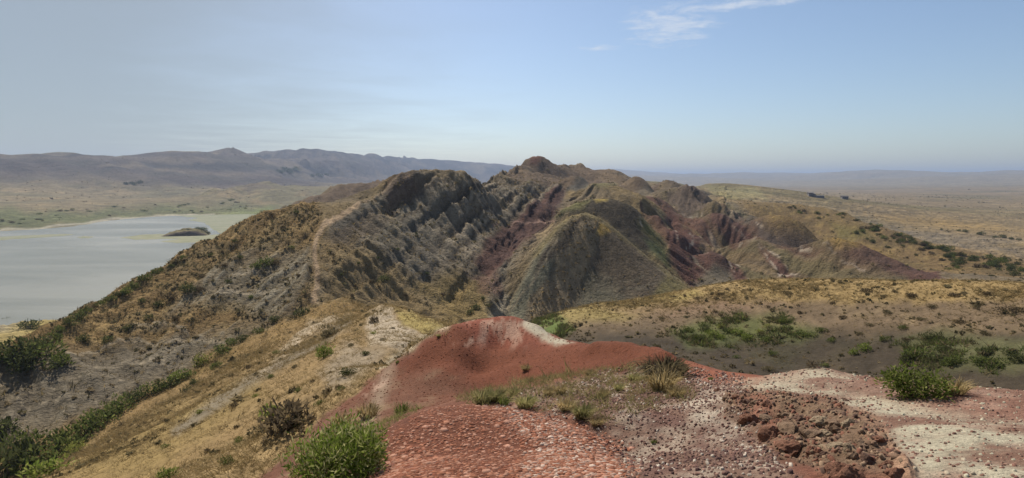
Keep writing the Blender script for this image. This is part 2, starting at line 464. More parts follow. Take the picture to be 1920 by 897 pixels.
pyr_poly = [(945, 605), (975, 525), (1005, 470), (1045, 420), (1095, 396), (1140, 412), (1200, 465), (1300, 540), (1230, 590), (1060, 612)]
w_pyr = area(pyr_poly, 138, 194, 10, 0)
w_hill2 = area([(1030, 410), (1070, 380), (1110, 366), (1160, 368), (1205, 395), (1250, 470), (1200, 480), (1130, 410), (1095, 396)], 196, 244, 8, 0)
w_meadow = ((JX > 985) & (RD > 30) & (RD < 106)).astype(float)
w_plain = sstep(560, 800, RD) * (1 - sstep(0.05, 0.16, SL))
gs_pre = (PX < 985) * sstep(-6, 6, np.interp(PX, [-200, -60, 60, 200, 330, 420, 500, 570, 640, 720, 860], [1010, 960, 885, 772, 712, 652, 615, 590, 580, 560, 600]) * -1 + PY) * (RD < 124)
ero = (1 - gs_pre) * sstep(84, 100, RD) * (1 - 0.75 * w_pyr) * (1 - 0.6 * w_hill2) * (1 - 0.7 * w_plain)
ochre_poly = [(1380, 372), (1500, 382), (1650, 424), (1930, 490), (1930, 530), (1700, 510), (1560, 478), (1440, 440)]
w_ochre = area(ochre_poly, 250, 540, 15, 0)
ero = ero * (1 - 0.6 * w_ochre)
slf = SL / (0.22 + SL)
DZ = np.zeros(Z.shape)
GUL = np.zeros(Z.shape)                         # remembers the rills for colouring
for (d0, d1, c, amp, k) in ((84, 760, 26, 0.9, 0), (84, 760, 11, 0.6, 1), (84, 420, 4.8, 0.40, 2), (84, 260, 2.4, 0.20, 3),
                            (300, 1400, 60, 1.6, 4), (1200, 4800, 190, 17, 5), (1200, 2300, 75, 3.5, 6), (4200, 13000, 460, 55, 7)):
    sl = rows_between(d0, d1)
    fade = sstep(d0, d0 * 1.12, RD[sl]) * (1 - sstep(d1 * 0.8, d1, RD[sl]))
    g = gullies(sl, c, k) * fade * slf[sl]
    DZ[sl] += amp * g * ero[sl] * (0.65 + 0.7 * (fbm(X[sl], Y[sl], c * 5, 2, 0.5, k) + 0.3))
    GUL[sl] += g * 0.5
# fine straight rills on the bare pyramid hill
sl = rows_between(95, 215)
RILL = np.zeros(Z.shape); RILL[sl] = gullies(sl, 7.0, 5, 1.5) * (.5 + fbm(X[sl], Y[sl], 14, 2, .5, 2))
DZ += 0.30 * RILL * slf * (w_pyr + w_hill2)
# steep beds striking along the ridge
STR = 0.80 * X - 0.126 * Y - 0.50 * Z
sl = rows_between(90, 640)
w_rock = np.clip(1 - w_pyr - w_hill2, 0, 1) * sstep(92, 120, RD) * (1 - sstep(430, 620, RD)) * (1 - w_ochre) * sstep(-110, -60, X - 0.15 * (Y - 150) + 25)
wob = 2.4 * fbm(X, Y, 30, 3, 0.5, 3)
bed = vnoise((STR + wob) / 2.6, (0.236 * X + 0.972 * Y) / 60.0, 4)
bedf = vnoise((STR + wob * .7) / 1.15, (0.25 * X + 0.97 * Y) / 34.0, 2)
bed2 = vnoise((STR + wob) / 7.5, (0.236 * X + 0.972 * Y) / 130.0, 6)
w_face = area([(600, 420), (760, 326), (900, 335), (960, 370), (1060, 345), (1040, 420), (950, 500), (930, 590), (800, 570), (640, 545)], 95, 340, 20, 0)
DZ += (0.8 * np.sign(bed) * np.abs(bed) ** 0.6 + 1.0 * bed2) * w_rock * (0.3 + 1.2 * w_face) * (0.6 + 0.6 * sstep(-.35, .35, fbm(X, Y, 26, 3, .5, 7)))
# rounded badland domes
w_bad = area([(1070, 340), (1180, 335), (1330, 350), (1400, 395), (1540, 455), (1780, 522), (1600, 545), (1300, 545), (1255, 480), (1200, 390), (1100, 362)], 204, 620, 14, 0) * (1 - w_hill2) * (1 - w_ochre)
DZ += w_bad * (1 - .75 * sstep(1390, 1430, PX)) * (6.0 * np.abs(fbm(X, Y, 34.0, 3, 0.4, 2)) - 1.5)
w_cen = sstep(330, 400, RD) * (1 - sstep(800, 1000, RD)) * (PX > 890) * (PX < 1360)
DZ += w_cen * (8.0 * np.abs(fbm(X, Y, 48.0, 3, 0.45, 5)) - 2.2)
# separate humps of the badlands: (photo x, metres away, width in photo pixels, height in metres, soil)
HUMPS = ((1080, 332, 55, 5, (.085, .075, .062)), (1135, 400, 50, 6, (.110, .080, .060)), (1195, 432, 60, 6, (.100, .075, .058)), (1240, 372, 60, 4.5, (.115, .085, .065)), (1295, 354, 66, 3.6, (.105, .075, .062)),
         (1345, 332, 55, 5, (.150, .118, .070)), (1395, 322, 60, 4.5, (.090, .082, .065)), (1352, 290, 80, 5, (.115, .070, .058)), (1310, 264, 60, 4, (.130, .078, .063)), (1475, 287, 115, 6, (.082, .063, .053)),
         (1425, 252, 90, 4, (.155, .120, .074)), (1340, 233, 70, 4.5, (.112, .072, .058)), (1565, 240, 110, 3.5, (.150, .118, .070)), (1650, 229, 120, 3.5, (.100, .066, .053)), (1260, 470, 60, 7, (.110, .085, .068)), (1320, 560, 60, 8, (.110, .090, .070)))
HW = []
for (hpx, hd, hw, hh, hc) in HUMPS:
    ha, _ = pix_dir(hpx, 400); hx_, hy_ = hd * math.sin(ha), hd * math.cos(ha); hr = hw * .42 * hd / F_PX
    w_ = np.exp(-(((X - hx_) / hr) ** 2 + ((Y - hy_) / (hr * 1.5)) ** 2) ** 1.2)
    HW.append((w_.astype(np.float32), hc)); DZ += hh * w_
# general lumps
DZ += 0.55 * fbm(X, Y, 6.0, 5, 0.55, 1) * sstep(30, 60, RD) * (1 - sstep(500, 800, RD)) * (1 - 0.7 * w_pyr) * (1 - 0.5 * w_meadow)
DZ += 3.0 * fbm(X, Y, 160.0, 5, 0.5, 2) * sstep(700, 1100, RD) * np.where(Z < -53.6, 0.0, 1.0)
DZ += 4.0 * (0.4 - np.abs(fbm(X, Y, 420.0, 5, 0.5, 5))) * sstep(1900, 2600, RD) * sstep(0.06, 0.14, SL)
DZ += 45.0 * fbm(X, Y, 900.0, 4, 0.5, 3) * sstep(5200, 7500, RD) * (1 - sstep(13000, 16000, RD)) * (PX > 1040)
DZ += 22.0 * (np.abs(fbm(X, Y, 260.0, 4, 0.5, 1)) * -1 + .3) * sstep(2000, 2400, RD) * (1 - sstep(4000, 6000, RD)) * (PX < 1000)
DZ += 0.14 * fbm(X, Y, 2.2, 4, 0.55, 6) * sstep(9, 14, RD) * (1 - sstep(80, 110, RD)) * (JX < 985)
DZ += 0.12 * fbm(X, Y, 3.0, 4, 0.55, 7) * w_meadow
w_fg = 1 - sstep(20, 27, RD)
lump = area([(1370, 735), (1480, 745), (1590, 770), (1660, 820), (1710, 900), (1560, 900), (1430, 830), (1370, 780)], 2.5, 8, 20, 1.4)
DZ += w_fg * (0.035 * fbm(X, Y, 0.9, 4, 0.5, 0) + 0.012 * fbm(X, Y, 0.22, 3, 0.6, 3)) * sstep(1, 3, RD)
clod = 1 - np.abs(fbm(X, Y, 0.34, 3, 0.5, 2)) * 2.2
DZ += lump * (0.06 * clod + 0.05 * fbm(X, Y, 0.6, 3, 0.5, 4))
# tiny hump of pale soil
Z = Z + DZ * np.where(RD < 1.5, 0.2, 1.0)

# ------------------------------------------------------------------ what the ground is made of
COL = np.zeros(Z.shape + (3,), np.float32)
def lay(w, col, strength=1.0):
    w = (w * strength)[..., None]
    COL[...] = COL * (1 - w) + np.array(col, np.float32) * w
N1 = fbm(X, Y, 9.0, 4, 0.55, 1); N2 = fbm(X, Y, 2.4, 4, 0.55, 2); N3 = fbm(X, Y, 30.0, 4, 0.5, 3)
N4 = fbm(X, Y, 0.7, 4, 0.6, 4); N5 = fbm(X, Y, 220.0, 5, 0.55, 5); N6 = fbm(X, Y, 60.0, 4, 0.55, 6)
DRY, STRAW, SOIL, GREYG = (.270, .190, .085), (.345, .262, .135), (.200, .150, .100), (.165, .150, .112)
DARK, MAROON, PALE, RED = (.105, .082, .060), (.102, .060, .049), (.50, .435, .335), (.270, .092, .060)
GREEN, OLIVE, OCHRE = (.085, .110, .030), (.150, .130, .055), (.185, .128, .066)
one = np.ones(Z.shape, np.float32)
lay(one, SOIL)
# far land
far = sstep(500, 800, RD)
lay(far, (.175, .140, .080))
lay(far * sstep(-0.1, 0.35, N5), (.130, .115, .060), .8)
lay(far * sstep(0.1, 0.45, N6), (.225, .170, .092), .7)
lay(far * sstep(0.25, 0.5, fbm(X, Y * 0.35, 90, 4, .55, 1)), (.12, .105, .06), .75)
mount = sstep(1700, 2100, RD) * sstep(0.07, 0.13, SL) * (JX < 1040)
lay(mount, (.064, .050, .044))
lay(mount * sstep(.05, .35, vnoise((Z + 14 * fbm(X, Y, 300, 3, .5, 4)) / 17.0, X / 900.0, 2)), (.028, .025, .024), .85)
lay(mount * sstep(.2, .5, vnoise((Z + 14 * fbm(X, Y, 300, 3, .5, 4)) / 12.0, Y / 900.0, 6)), (.125, .097, .073), .6)
lay(mount * sstep(0.0, 0.4, fbm(X, Y, 130, 4, .55, 2)), (.060, .052, .040), .75)
lay(mount * sstep(0.15, 0.5, N5), (.15, .118, .080), .7)
frange = sstep(3600, 4500, RD) * (JX > 1040)
lay(frange, (.20, .17, .12)); lay(frange * sstep(-.1, .4, -GUL), (.12, .10, .075), .7)
lay(area([(-200, 438), (-200, 395), (0, 395), (200, 395), (350, 388), (520, 385), (500, 402), (330, 405), (160, 417), (60, 430)], 600, 1500, 10), (.092, .105, .040), .85)
lay(trail([(0, 433), (80, 428), (160, 417), (250, 409), (330, 405), (400, 402)], 2.0, 600, 1400, 1.5), (.34, .31, .24), .8)
lay(area([(400, 403), (500, 388), (520, 396), (480, 405)], 600, 1300, 5), (.16, .18, .07), .8)
lay(area([(390, 366), (430, 352), (500, 342), (525, 347), (480, 353), (420, 362)], 1300, 1800, 4), (.11, .085, .06), .8)
# right-hand plain
rp = sstep(480, 620, RD) * (1 - sstep(3500, 4300, RD)) * (JX > 1330)
lay(rp, (.180, .135, .074))
lay(rp * sstep(0, .45, N5), (.115, .100, .048), .8)
lay(rp * sstep(.1, .5, fbm(X * .3, Y, 120, 4, .55, 4)), (.23, .17, .092), .7)
lay(area([(1640, 405), (1930, 430), (1930, 495), (1760, 450)], 330, 900, 14), (.29, .195, .075), .85)
# lake shore
shore = (RD > 190) * (RD < 330) * (JX < 200)
lay(shore.astype(np.float32), (.30, .235, .10)); lay(shore * sstep(-.2, .2, N6), (.33, .29, .22), .7)
# mid hills
mid = sstep(84, 98, RD) * (1 - sstep(560, 760, RD)) * (1 - shore)
lay(mid, (.190, .150, .100))
lay(mid * sstep(-.25, .3, N3), (.235, .172, .085), .7)
lay(mid * sstep(.05, .4, -N6), (.150, .128, .095), .6)
# spur above the lake
spur = area([(-100, 640), (100, 600), (280, 505), (480, 395), (590, 378), (600, 450), (588, 570), (420, 652), (330, 712), (200, 772), (60, 885), (-100, 980)], 86, 215, 8)
lay(spur, (.245, .165, .078))
lay(spur * sstep(-.1, .35, N2), (.30, .215, .105), .6)
lay(spur * sstep(.1, .45, N1), (.16, .125, .07), .6)
grey_sl = np.maximum(area([(-100, 690), (120, 655), (330, 640), (480, 600), (440, 560), (300, 590), (420, 500), (560, 460), (586, 520), (560, 585), (420, 650), (330, 708), (180, 766), (60, 820), (-100, 900)], 84, 172, 22), 0)
lay(grey_sl, (.172, .145, .102), .9)
lay(grey_sl * sstep(.1, .6, GUL + .3 * N2), (.29, .255, .19), .7)
lay(area([(60, 690), (330, 640), (380, 690), (300, 720), (150, 770), (-20, 800)], 84, 150, 14), (.19, .16, .118), .7)
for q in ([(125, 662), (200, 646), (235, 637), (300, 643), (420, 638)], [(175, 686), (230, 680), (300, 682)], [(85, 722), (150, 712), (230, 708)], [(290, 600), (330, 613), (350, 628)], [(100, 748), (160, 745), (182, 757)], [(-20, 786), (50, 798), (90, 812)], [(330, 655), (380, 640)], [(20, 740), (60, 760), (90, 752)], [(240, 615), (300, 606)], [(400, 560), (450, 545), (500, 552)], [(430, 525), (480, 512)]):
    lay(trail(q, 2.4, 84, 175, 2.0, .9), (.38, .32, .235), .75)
    lay(trail([(a_ + 3, b_ + 7) for a_, b_ in q], 3.5, 84, 175, 3.0, .9), (.10, .088, .066), .5)  # shade below each ledge, painted into the soil as an offset dark band
# face of the ridge: bedded rock
face = area([(612, 420), (660, 400), (700, 378), (760, 326), (900, 335), (960, 340), (1060, 340), (1045, 400), (960, 500), (932, 590), (800, 572), (680, 560), (600, 560)], 88, 340, 12)
lay(face, (.172, .138, .098))
lay(face * sstep(.0, .5, bed), (.27, .23, .17), .75)
lay(face * sstep(.1, .55, -bed), (.095, .075, .058), .75)
lay(face * sstep(.15, .5, N1), (.225, .165, .085), .5)
lay(face * sstep(.35, .6, bedf) * sstep(-.3, .2, N6 + .3 * N1), (.36, .30, .225), .7)
lay(face * sstep(.35, .6, -bedf), (.075, .060, .046), .7)
lay(face * sstep(.25, .6, -GUL), (.09, .072, .054), .5)
lay(face * sstep(.1, .5, bed2), (.155, .14, .112), .6)
lay(area([(600, 440), (700, 470), (800, 560), (880, 595), (780, 585), (680, 570), (600, 580)], 110, 175, 22), (.245, .175, .085), .75)
lay(area([(780, 540), (860, 520), (905, 545), (915, 600), (850, 600)], 120, 175, 18), (.255, .185, .08), .8)
lay(area([(720, 340), (770, 326), (800, 345), (770, 380), (730, 400)], 165, 225, 14), (.14, .085, .06), .6)
maroon = area([(1058, 342), (1020, 372), (985, 395), (940, 435), (900, 462), (885, 492), (915, 520), (945, 500), (985, 465), (1022, 430), (1052, 385)], 120, 345, 8)
lay(maroon, MAROON); lay(maroon * sstep(.15, .6, bed), (.15, .085, .066), .7); lay(maroon * sstep(.15, .6, -bed), (.075, .042, .037), .7)
lay(area([(880, 520), (930, 500), (950, 560), (900, 570)], 130, 190, 10), (.15, .08, .06), .6)
lay(trail([(925, 428), (985, 420), (1040, 414)], 1.6, 150, 260, 1.2), (.30, .2, .16), .8)
lay(trail([(950, 560), (940, 585), (925, 600)], 10, 120, 170, 6), (.36, .31, .23), .8)
lay(area([(1000, 440), (1035, 418), (1040, 432), (1010, 455)], 160, 215, 5), (.38, .29, .18), .8)
# the path up the ridge
path_pts = [(590, 565), (594, 535), (592, 500), (589, 470), (593, 442), (603, 424), (625, 412), (645, 404), (672, 392)]
lay(trail([(590, 560), (600, 576), (618, 588), (640, 598)], 4.5, 80, 140, 2.5, .3), (.40, .31, .21), .85)
lay(trail(path_pts, 4.8, 100, 200, 2.2, .3), (.41, .30, .20), .9)
lay(trail([(672, 392), (700, 380), (725, 362), (745, 345)], 2.5, 160, 210, 2, .3), (.33, .25, .17), .7)
# pyramid hill
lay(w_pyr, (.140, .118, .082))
lay(area([(945, 605), (975, 525), (1020, 450), (1060, 412), (1075, 420), (1030, 500), (1000, 560), (980, 605)], 138, 196, 8), (.20, .188, .135), .9)  # grey-green left face, its colour lightened to offset the shade on it
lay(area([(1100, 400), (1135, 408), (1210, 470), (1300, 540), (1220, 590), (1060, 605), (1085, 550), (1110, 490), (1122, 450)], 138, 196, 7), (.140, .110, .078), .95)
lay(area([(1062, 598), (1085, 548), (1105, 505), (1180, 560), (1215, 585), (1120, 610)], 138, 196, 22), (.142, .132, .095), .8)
lay(area([(1070, 403), (1118, 412), (1122, 450), (1106, 500), (1080, 550), (1060, 605), (985, 605), (1000, 560), (1040, 520), (1052, 470), (1062, 430)], 138, 196, 8), (.32, .25, .165), .9)  # grass strip, naturally paler, with its colour raised further against the shade
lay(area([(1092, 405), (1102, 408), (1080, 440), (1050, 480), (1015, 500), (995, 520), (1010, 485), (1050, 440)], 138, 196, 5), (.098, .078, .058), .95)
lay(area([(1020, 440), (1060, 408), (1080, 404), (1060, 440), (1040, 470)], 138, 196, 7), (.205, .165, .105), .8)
lay(area([(1120, 420), (1140, 418), (1148, 440), (1130, 448), (1116, 442)], 138, 196, 5, 1.2), (.42, .28, .09), .9)
lay(trail([(1050, 448), (1030, 475), (1015, 500), (1000, 525), (980, 555), (960, 580)], 1.6, 138, 196, 1.2, .5), (.33, .27, .19), .8)
for q in ([(1105, 535), (1150, 540), (1200, 538), (1245, 530)], [(1095, 560), (1150, 565), (1180, 572)], [(1120, 545), (1160, 535), (1220, 545)], [(1080, 580), (1120, 588), (1150, 590)], [(1130, 520), (1175, 527), (1205, 520)]):
    lay(trail(q, 1.2, 138, 196, 1.0, .8), (.235, .20, .145), .7)
lay(area([(1255, 510), (1300, 540), (1255, 560), (1215, 590), (1200, 575)], 138, 196, 8), (.22, .19, .08), .6)
lay(trail([(1005, 478), (1040, 430), (1068, 408), (1095, 402), (1120, 410), (1150, 430), (1190, 464), (1240, 502), (1292, 539)], 5, 160, 192, 4, .5), (.235, .19, .10), .75)
lay(w_pyr * sstep(.35, .8, RILL) * sstep(-.1, .3, N1), (.215, .18, .125), .5)
lay(w_pyr * sstep(.35, .8, -RILL), (.085, .07, .05), .4)
# second hill
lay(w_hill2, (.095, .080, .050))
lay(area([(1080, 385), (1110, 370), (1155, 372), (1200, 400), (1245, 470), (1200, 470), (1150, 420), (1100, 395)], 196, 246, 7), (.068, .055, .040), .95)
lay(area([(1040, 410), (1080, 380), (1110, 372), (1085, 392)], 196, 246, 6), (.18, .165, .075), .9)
lay(area([(1105, 364), (1125, 362), (1140, 370), (1120, 375)], 180, 270, 4), (.40, .30, .11), .8)
lay(area([(1200, 415), (1250, 420), (1268, 450), (1262, 480), (1225, 450)], 205, 275, 9), (.215, .19, .075), .85)
lay(area([(1205, 445), (1255, 460), (1262, 510), (1225, 490)], 200, 260, 10), (.11, .125, .055), .8)
# striped badlands
bad = area([(1215, 395), (1260, 380), (1400, 395), (1540, 455), (1780, 522), (1600, 540), (1300, 545), (1262, 500)], 165, 340, 10)
lay(bad, (.180, .132, .078))
lay(bad * sstep(.1, .5, N1), (.215, .160, .09), .6)
STR2 = 0.90 * X + 0.36 * Y - 0.20 * Z + 3.0 * fbm(X, Y, 40, 3, .5, 1)
bb = vnoise(STR2 / 5.5, (Y - .3 * X) / 70.0, 3); bb2 = vnoise(STR2 / 2.0, (Y - .3 * X) / 45.0, 5)
wb_ = np.clip(w_bad * (RD < 400) * (PX > 1200), 0, 1)
lay(wb_ * sstep(.15, .4, bb), (.120, .064, .052), .8)
lay(wb_ * sstep(.2, .45, -bb), (.145, .122, .068), .8)
lay(wb_ * sstep(.5, .7, bb2) * sstep(-.3, .1, bb), (.36, .295, .22), .7)
lay(wb_ * sstep(.5, .7, -bb2), (.09, .07, .052), .6)
mr = (.128, .068, .055)
for q, w in (([(1262, 440), (1270, 480), (1285, 510), (1310, 530)], 13), ([(1290, 445), (1300, 470), (1325, 500), (1345, 520)], 12), ([(1255, 410), (1280, 440), (1300, 455)], 9),
             ([(1345, 428), (1370, 450), (1395, 460)], 13), ([(1380, 432), (1400, 450)], 10), ([(1330, 480), (1360, 505), (1390, 525)], 10), ([(1430, 480), (1455, 500), (1475, 520)], 8),
             ([(1560, 475), (1620, 500), (1680, 512), (1750, 522)], 13), ([(1590, 478), (1640, 496)], 12)):
    lay(trail(q, w, 165, 340, 5, .6), mr, .9)
lay(area([(1410, 428), (1450, 426), (1490, 436), (1535, 470), (1500, 476), (1450, 465), (1425, 445)], 230, 320, 6), (.098, .075, .062), .95)
lay(area([(1360, 416), (1390, 412), (1425, 422), (1400, 425)], 250, 345, 4), (.115, .11, .085), .9)
lay(area([(1300, 525), (1330, 510), (1365, 518), (1375, 540), (1300, 545)], 195, 235, 8), (.15, .13, .095), .9)
for q, w in (([(1262, 432), (1268, 445), (1272, 460)], 1.6), ([(1288, 462), (1300, 450), (1312, 452), (1318, 456)], 2.6), ([(1295, 440), (1305, 452)], 1.6), ([(1305, 470), (1315, 485), (1322, 495)], 2.4), ([(1318, 473), (1330, 492), (1345, 500), (1362, 503), (1372, 515)], 2.2),
             ([(1335, 480), (1360, 488), (1385, 505), (1402, 520)], 1.6), ([(1384, 466), (1400, 464), (1412, 466)], 3.0), ([(1420, 470), (1430, 480), (1445, 500), (1460, 518)], 1.6), ([(1436, 477), (1455, 484), (1470, 500), (1488, 520)], 1.8),
             ([(1500, 476), (1515, 480)], 2.0), ([(1538, 478), (1550, 481)], 2.4), ([(1416, 430), (1432, 437)], 1.8), ([(1350, 414), (1360, 419)], 2.0), ([(1550, 485), (1600, 510), (1616, 522)], 1.4),
             ([(1460, 515), (1480, 517), (1500, 518)], 1.8), ([(1275, 395), (1300, 408), (1320, 412)], 1.4), ([(1195, 408), (1210, 425)], 1.3), ([(1380, 440), (1400, 455)], 1.0), ([(1365, 430), (1385, 450)], 1.0)):
    lay(trail(q, w, 165, 345, 1.3, .8) * sstep(-.25, .15, N2), (.46, .385, .31), .8)
for w_, hc in HW:
    lay(w_ * sstep(-.6, .1, N1 + .3), hc, .75)
lay(area([(1255, 360), (1290, 357), (1325, 372), (1322, 400), (1280, 402), (1262, 385)], 300, 380, 5), (.118, .09, .072), .85)
# central ridge
cen = area([(905, 345), (1000, 298), (1100, 312), (1190, 340), (1240, 352), (1200, 368), (1080, 350), (1040, 345)], 300, 680, 6)
lay(cen, (.135, .098, .068)); lay(cen * sstep(0, .4, bed2), (.19, .14, .09), .7); lay(cen * sstep(.1, .5, N6), (.10, .072, .055), .7)
lay(area([(985, 312), (1000, 300), (1015, 308), (1000, 320)], 380, 520, 4), (.16, .075, .055), .8)
lay(area([(1055, 352), (1075, 342), (1100, 342), (1110, 354), (1080, 360)], 250, 380, 4), (.092, .085, .072), .9)
lay(area([(1090, 350), (1130, 342), (1160, 348), (1120, 358)], 250, 420, 4), (.20, .18, .09), .8)
lay(area([(1330, 350), (1420, 352), (1440, 372), (1370, 378), (1330, 365)], 400, 900, 8), (.22, .20, .095), .6)
# rounded dark hill beyond the ridge
lay(area([(530, 395), (575, 370), (640, 344), (740, 335), (740, 370), (650, 385), (560, 392)], 270, 420, 6), (.135, .098, .072), .9)
# ochre hill
lay(w_ochre, OCHRE)
lay(w_ochre * sstep(.0, .4, N3), (.125, .094, .050), .7)
lay(w_ochre * sstep(.1, .5, N2), (.26, .19, .085), .6)
lay(area([(1530, 470), (1560, 450), (1680, 480), (1640, 492), (1560, 480)], 220, 330, 10), (.31, .215, .085), .8)
lay(area([(1560, 420), (1620, 425), (1640, 450), (1570, 445)], 270, 380, 12), (.165, .15, .055), .6)
# meadow hill
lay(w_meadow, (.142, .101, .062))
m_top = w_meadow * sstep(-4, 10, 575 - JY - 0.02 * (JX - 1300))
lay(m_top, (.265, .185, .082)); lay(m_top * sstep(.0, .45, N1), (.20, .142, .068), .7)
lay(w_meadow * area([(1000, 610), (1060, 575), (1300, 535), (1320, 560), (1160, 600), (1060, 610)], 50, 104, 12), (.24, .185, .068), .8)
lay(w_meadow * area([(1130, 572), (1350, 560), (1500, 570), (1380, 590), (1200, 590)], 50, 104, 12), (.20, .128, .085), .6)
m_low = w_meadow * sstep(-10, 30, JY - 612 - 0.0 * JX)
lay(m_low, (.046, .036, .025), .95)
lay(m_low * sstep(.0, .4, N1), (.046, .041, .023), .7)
lay(w_meadow * area([(1260, 620), (1330, 600), (1440, 590), (1540, 620), (1500, 640), (1380, 640), (1290, 650)], 30, 92, 14), (.095, .110, .035), .75)
lay(w_meadow * area([(1680, 640), (1760, 615), (1930, 640), (1930, 690), (1760, 690)], 30, 92, 16), (.105, .108, .045), .7)
lay(w_meadow * area([(995, 605), (1045, 590), (1075, 620), (1060, 632), (1020, 625)], 55, 104, 8), (.10, .145, .035), .85)
lay(w_meadow * sstep(.1, .5, N2) * (1 - .85 * m_low), (.20, .148, .080), .4)
# grassy slope
gs = sstep(7, 8, RD) * (1 - sstep(118, 126, RD)) * (JX < 985) * area([(-150, 1000), (-150, 910), (200, 775), (330, 715), (420, 655), (570, 588), (600, 570), (720, 560), (860, 600), (850, 612), (780, 652), (640, 762), (490, 899), (400, 1000)], 8, 126, 7)
lay(gs, (.235, .158, .072))
lay(gs * sstep(-.2, .3, N1), (.285, .202, .100), .7)
lay(gs * sstep(.1, .45, N3), (.20, .145, .055), .7)
lay(gs * sstep(.1, .5, N2), (.165, .112, .055), .6)
lay(gs * area([(60, 900), (330, 760), (480, 700), (500, 740), (330, 860), (280, 900)], 15, 122, 25), (.225, .162, .058), .6)
lay(gs * trail([(650, 600), (600, 640), (545, 672), (470, 715), (400, 760), (330, 810)], 9, 15, 122, 7), (.17, .145, .11), .8)
lay(gs * area([(545, 640), (590, 600), (630, 588), (640, 600), (590, 625), (540, 665), (480, 705)], 20, 122, 6), (.37, .30, .215), .85)
lay(gs * area([(690, 590), (715, 578), (740, 582), (745, 600), (790, 630), (760, 655), (700, 645), (680, 610)], 25, 122, 9), (.37, .31, .235), .8)
lay(gs * area([(640, 640), (700, 650), (740, 660), (660, 720), (620, 740), (600, 700)], 15, 122, 14), (.235, .19, .135), .8)
lay(gs * trail([(840, 612), (790, 640), (750, 668), (720, 690)], 7, 15, 122, 5), (.46, .40, .30), .7)
lay(gs * area([(745, 582), (790, 590), (850, 612), (800, 628), (760, 612)], 25, 122, 6), (.275, .215, .075), .9)
# red foreground
fg = 1 - sstep(26, 31, RD)
fg = fg * np.clip(1 - gs, 0, 1)
lay(fg, (.165, .070, .046))
redz = area([(860, 600), (930, 590), (1090, 640), (1240, 640), (1320, 690), (1200, 700), (1000, 735), (880, 745), (800, 770), (640, 765)], 9, 30, 12) * fg
lay(redz, (.140, .048, .026), .95); lay(redz * sstep(.0, .5, N4), (.110, .040, .023), .6)
lay(area([(860, 605), (930, 592), (1000, 605), (1080, 645), (1000, 650), (900, 660)], 12, 30, 10) * fg, (.215, .072, .046), .7)
slope_l = area([(640, 760), (800, 690), (900, 740), (760, 780), (690, 850), (560, 897), (490, 900)], 5, 25, 25) * fg
lay(slope_l, (.135, .066, .042), .8); lay(slope_l * sstep(.0, .4, N4), (.20, .145, .09), .4)
lay(trail([(730, 690), (715, 740), (690, 800)], 12, 7, 22, 12) * fg, (.30, .235, .165), .55)
wstreak = fbm(X * 1.8, Y * .7, 0.9, 5, .65, 3)
for pl_, st_ in (([(915, 596), (985, 596), (1010, 625), (975, 648), (930, 650)], -.05), ([(845, 622), (890, 602), (935, 602), (915, 650), (855, 665)], .05), ([(700, 700), (735, 690), (720, 760), (690, 800), (670, 790)], .1)):
    lay(area(pl_, 10, 30, 14) * fg * sstep(st_, st_ + .35, wstreak), (.42, .29, .215), .6)
lay(area([(985, 604), (1015, 612), (1080, 645), (1040, 648), (1000, 630), (970, 612)], 12, 30, 6) * fg * sstep(-.5, .1, wstreak), (.40, .37, .28), .85)
mound = area([(690, 850), (720, 812), (780, 776), (870, 758), (960, 766), (1070, 795), (1150, 832), (1200, 880), (1190, 920), (680, 920)], 2.4, 6.1, 8) * fg
lay(mound, (.170, .066, .040))
lay(mound * sstep(.05, .5, N4), (.19, .08, .058), .7)
lay(mound * area([(960, 780), (1060, 800), (1180, 880), (1180, 920), (980, 920), (1000, 850)], 2, 6.5, 28) * sstep(-.25, .3, N4), (.52, .41, .34), .65)
brown = area([(1000, 735), (1160, 700), (1260, 690), (1400, 715), (1400, 780), (1460, 860), (1500, 910), (1180, 910), (1150, 830), (1080, 795), (900, 752)], 2.4, 10.5, 14) * fg
lay(brown, (.175, .108, .080), .9)
lay(brown * sstep(-.05, .35, N4 + .5 * fbm(X, Y, .25, 3, .6, 6)), (.36, .30, .235), .6)
lay(brown * sstep(.1, .4, fbm(X, Y, .5, 4, .6, 7)), (.135, .075, .062), .7)
lay(area([(1280, 745), (1400, 740), (1440, 850), (1500, 905), (1440, 910), (1330, 830)], 2.4, 7.5, 16) * fg * sstep(-.3, .2, N4), (.46, .40, .315), .6)
lay(area([(1270, 672), (1330, 688), (1440, 706), (1500, 712), (1440, 722), (1330, 716), (1270, 695)], 7.5, 12.5, 5) * fg, (.24, .088, .052), .9)
right = area([(1400, 715), (1520, 690), (1600, 700), (2400, 745), (2400, 1000), (1690, 920), (1660, 810), (1560, 750), (1420, 735)], 2.4, 10, 10) * fg
lay(right, (.20, .115, .082), .95)
pale = np.maximum(area([(1380, 722), (1480, 708), (1530, 690), (1590, 700), (1580, 730), (1650, 750), (1780, 775), (1930, 800), (2300, 850), (2300, 1000), (1740, 920), (1690, 850), (1640, 790), (1560, 748), (1440, 738)], 2.4, 10, 26, 1.6), 0) * fg
lay(pale * sstep(-.45, .15, N4 + .3 * fbm(X * .4, Y, .3, 3, .6, 1)), (.385, .355, .262), .88)
lay(right * area([(1600, 712), (1720, 720), (1930, 735), (2300, 755), (2300, 800), (1930, 790), (1760, 765), (1640, 735)], 4, 10, 12), (.18, .095, .068), .8)
lay(right * sstep(.15, .45, fbm(X, Y, .35, 4, .6, 5)), (.30, .20, .15), .5)
lay(lump * fg, (.18, .118, .076), .95)
lay(lump * fg * area([(1380, 745), (1440, 750), (1470, 800), (1500, 845), (1440, 820), (1390, 790)], 2.4, 8, 12), (.225, .105, .07), .8)
lay(area([(1585, 765), (1650, 790), (1700, 870), (1720, 910), (1680, 910), (1640, 830)], 2.4, 8, 7) * fg, (.31, .19, .125), .8)
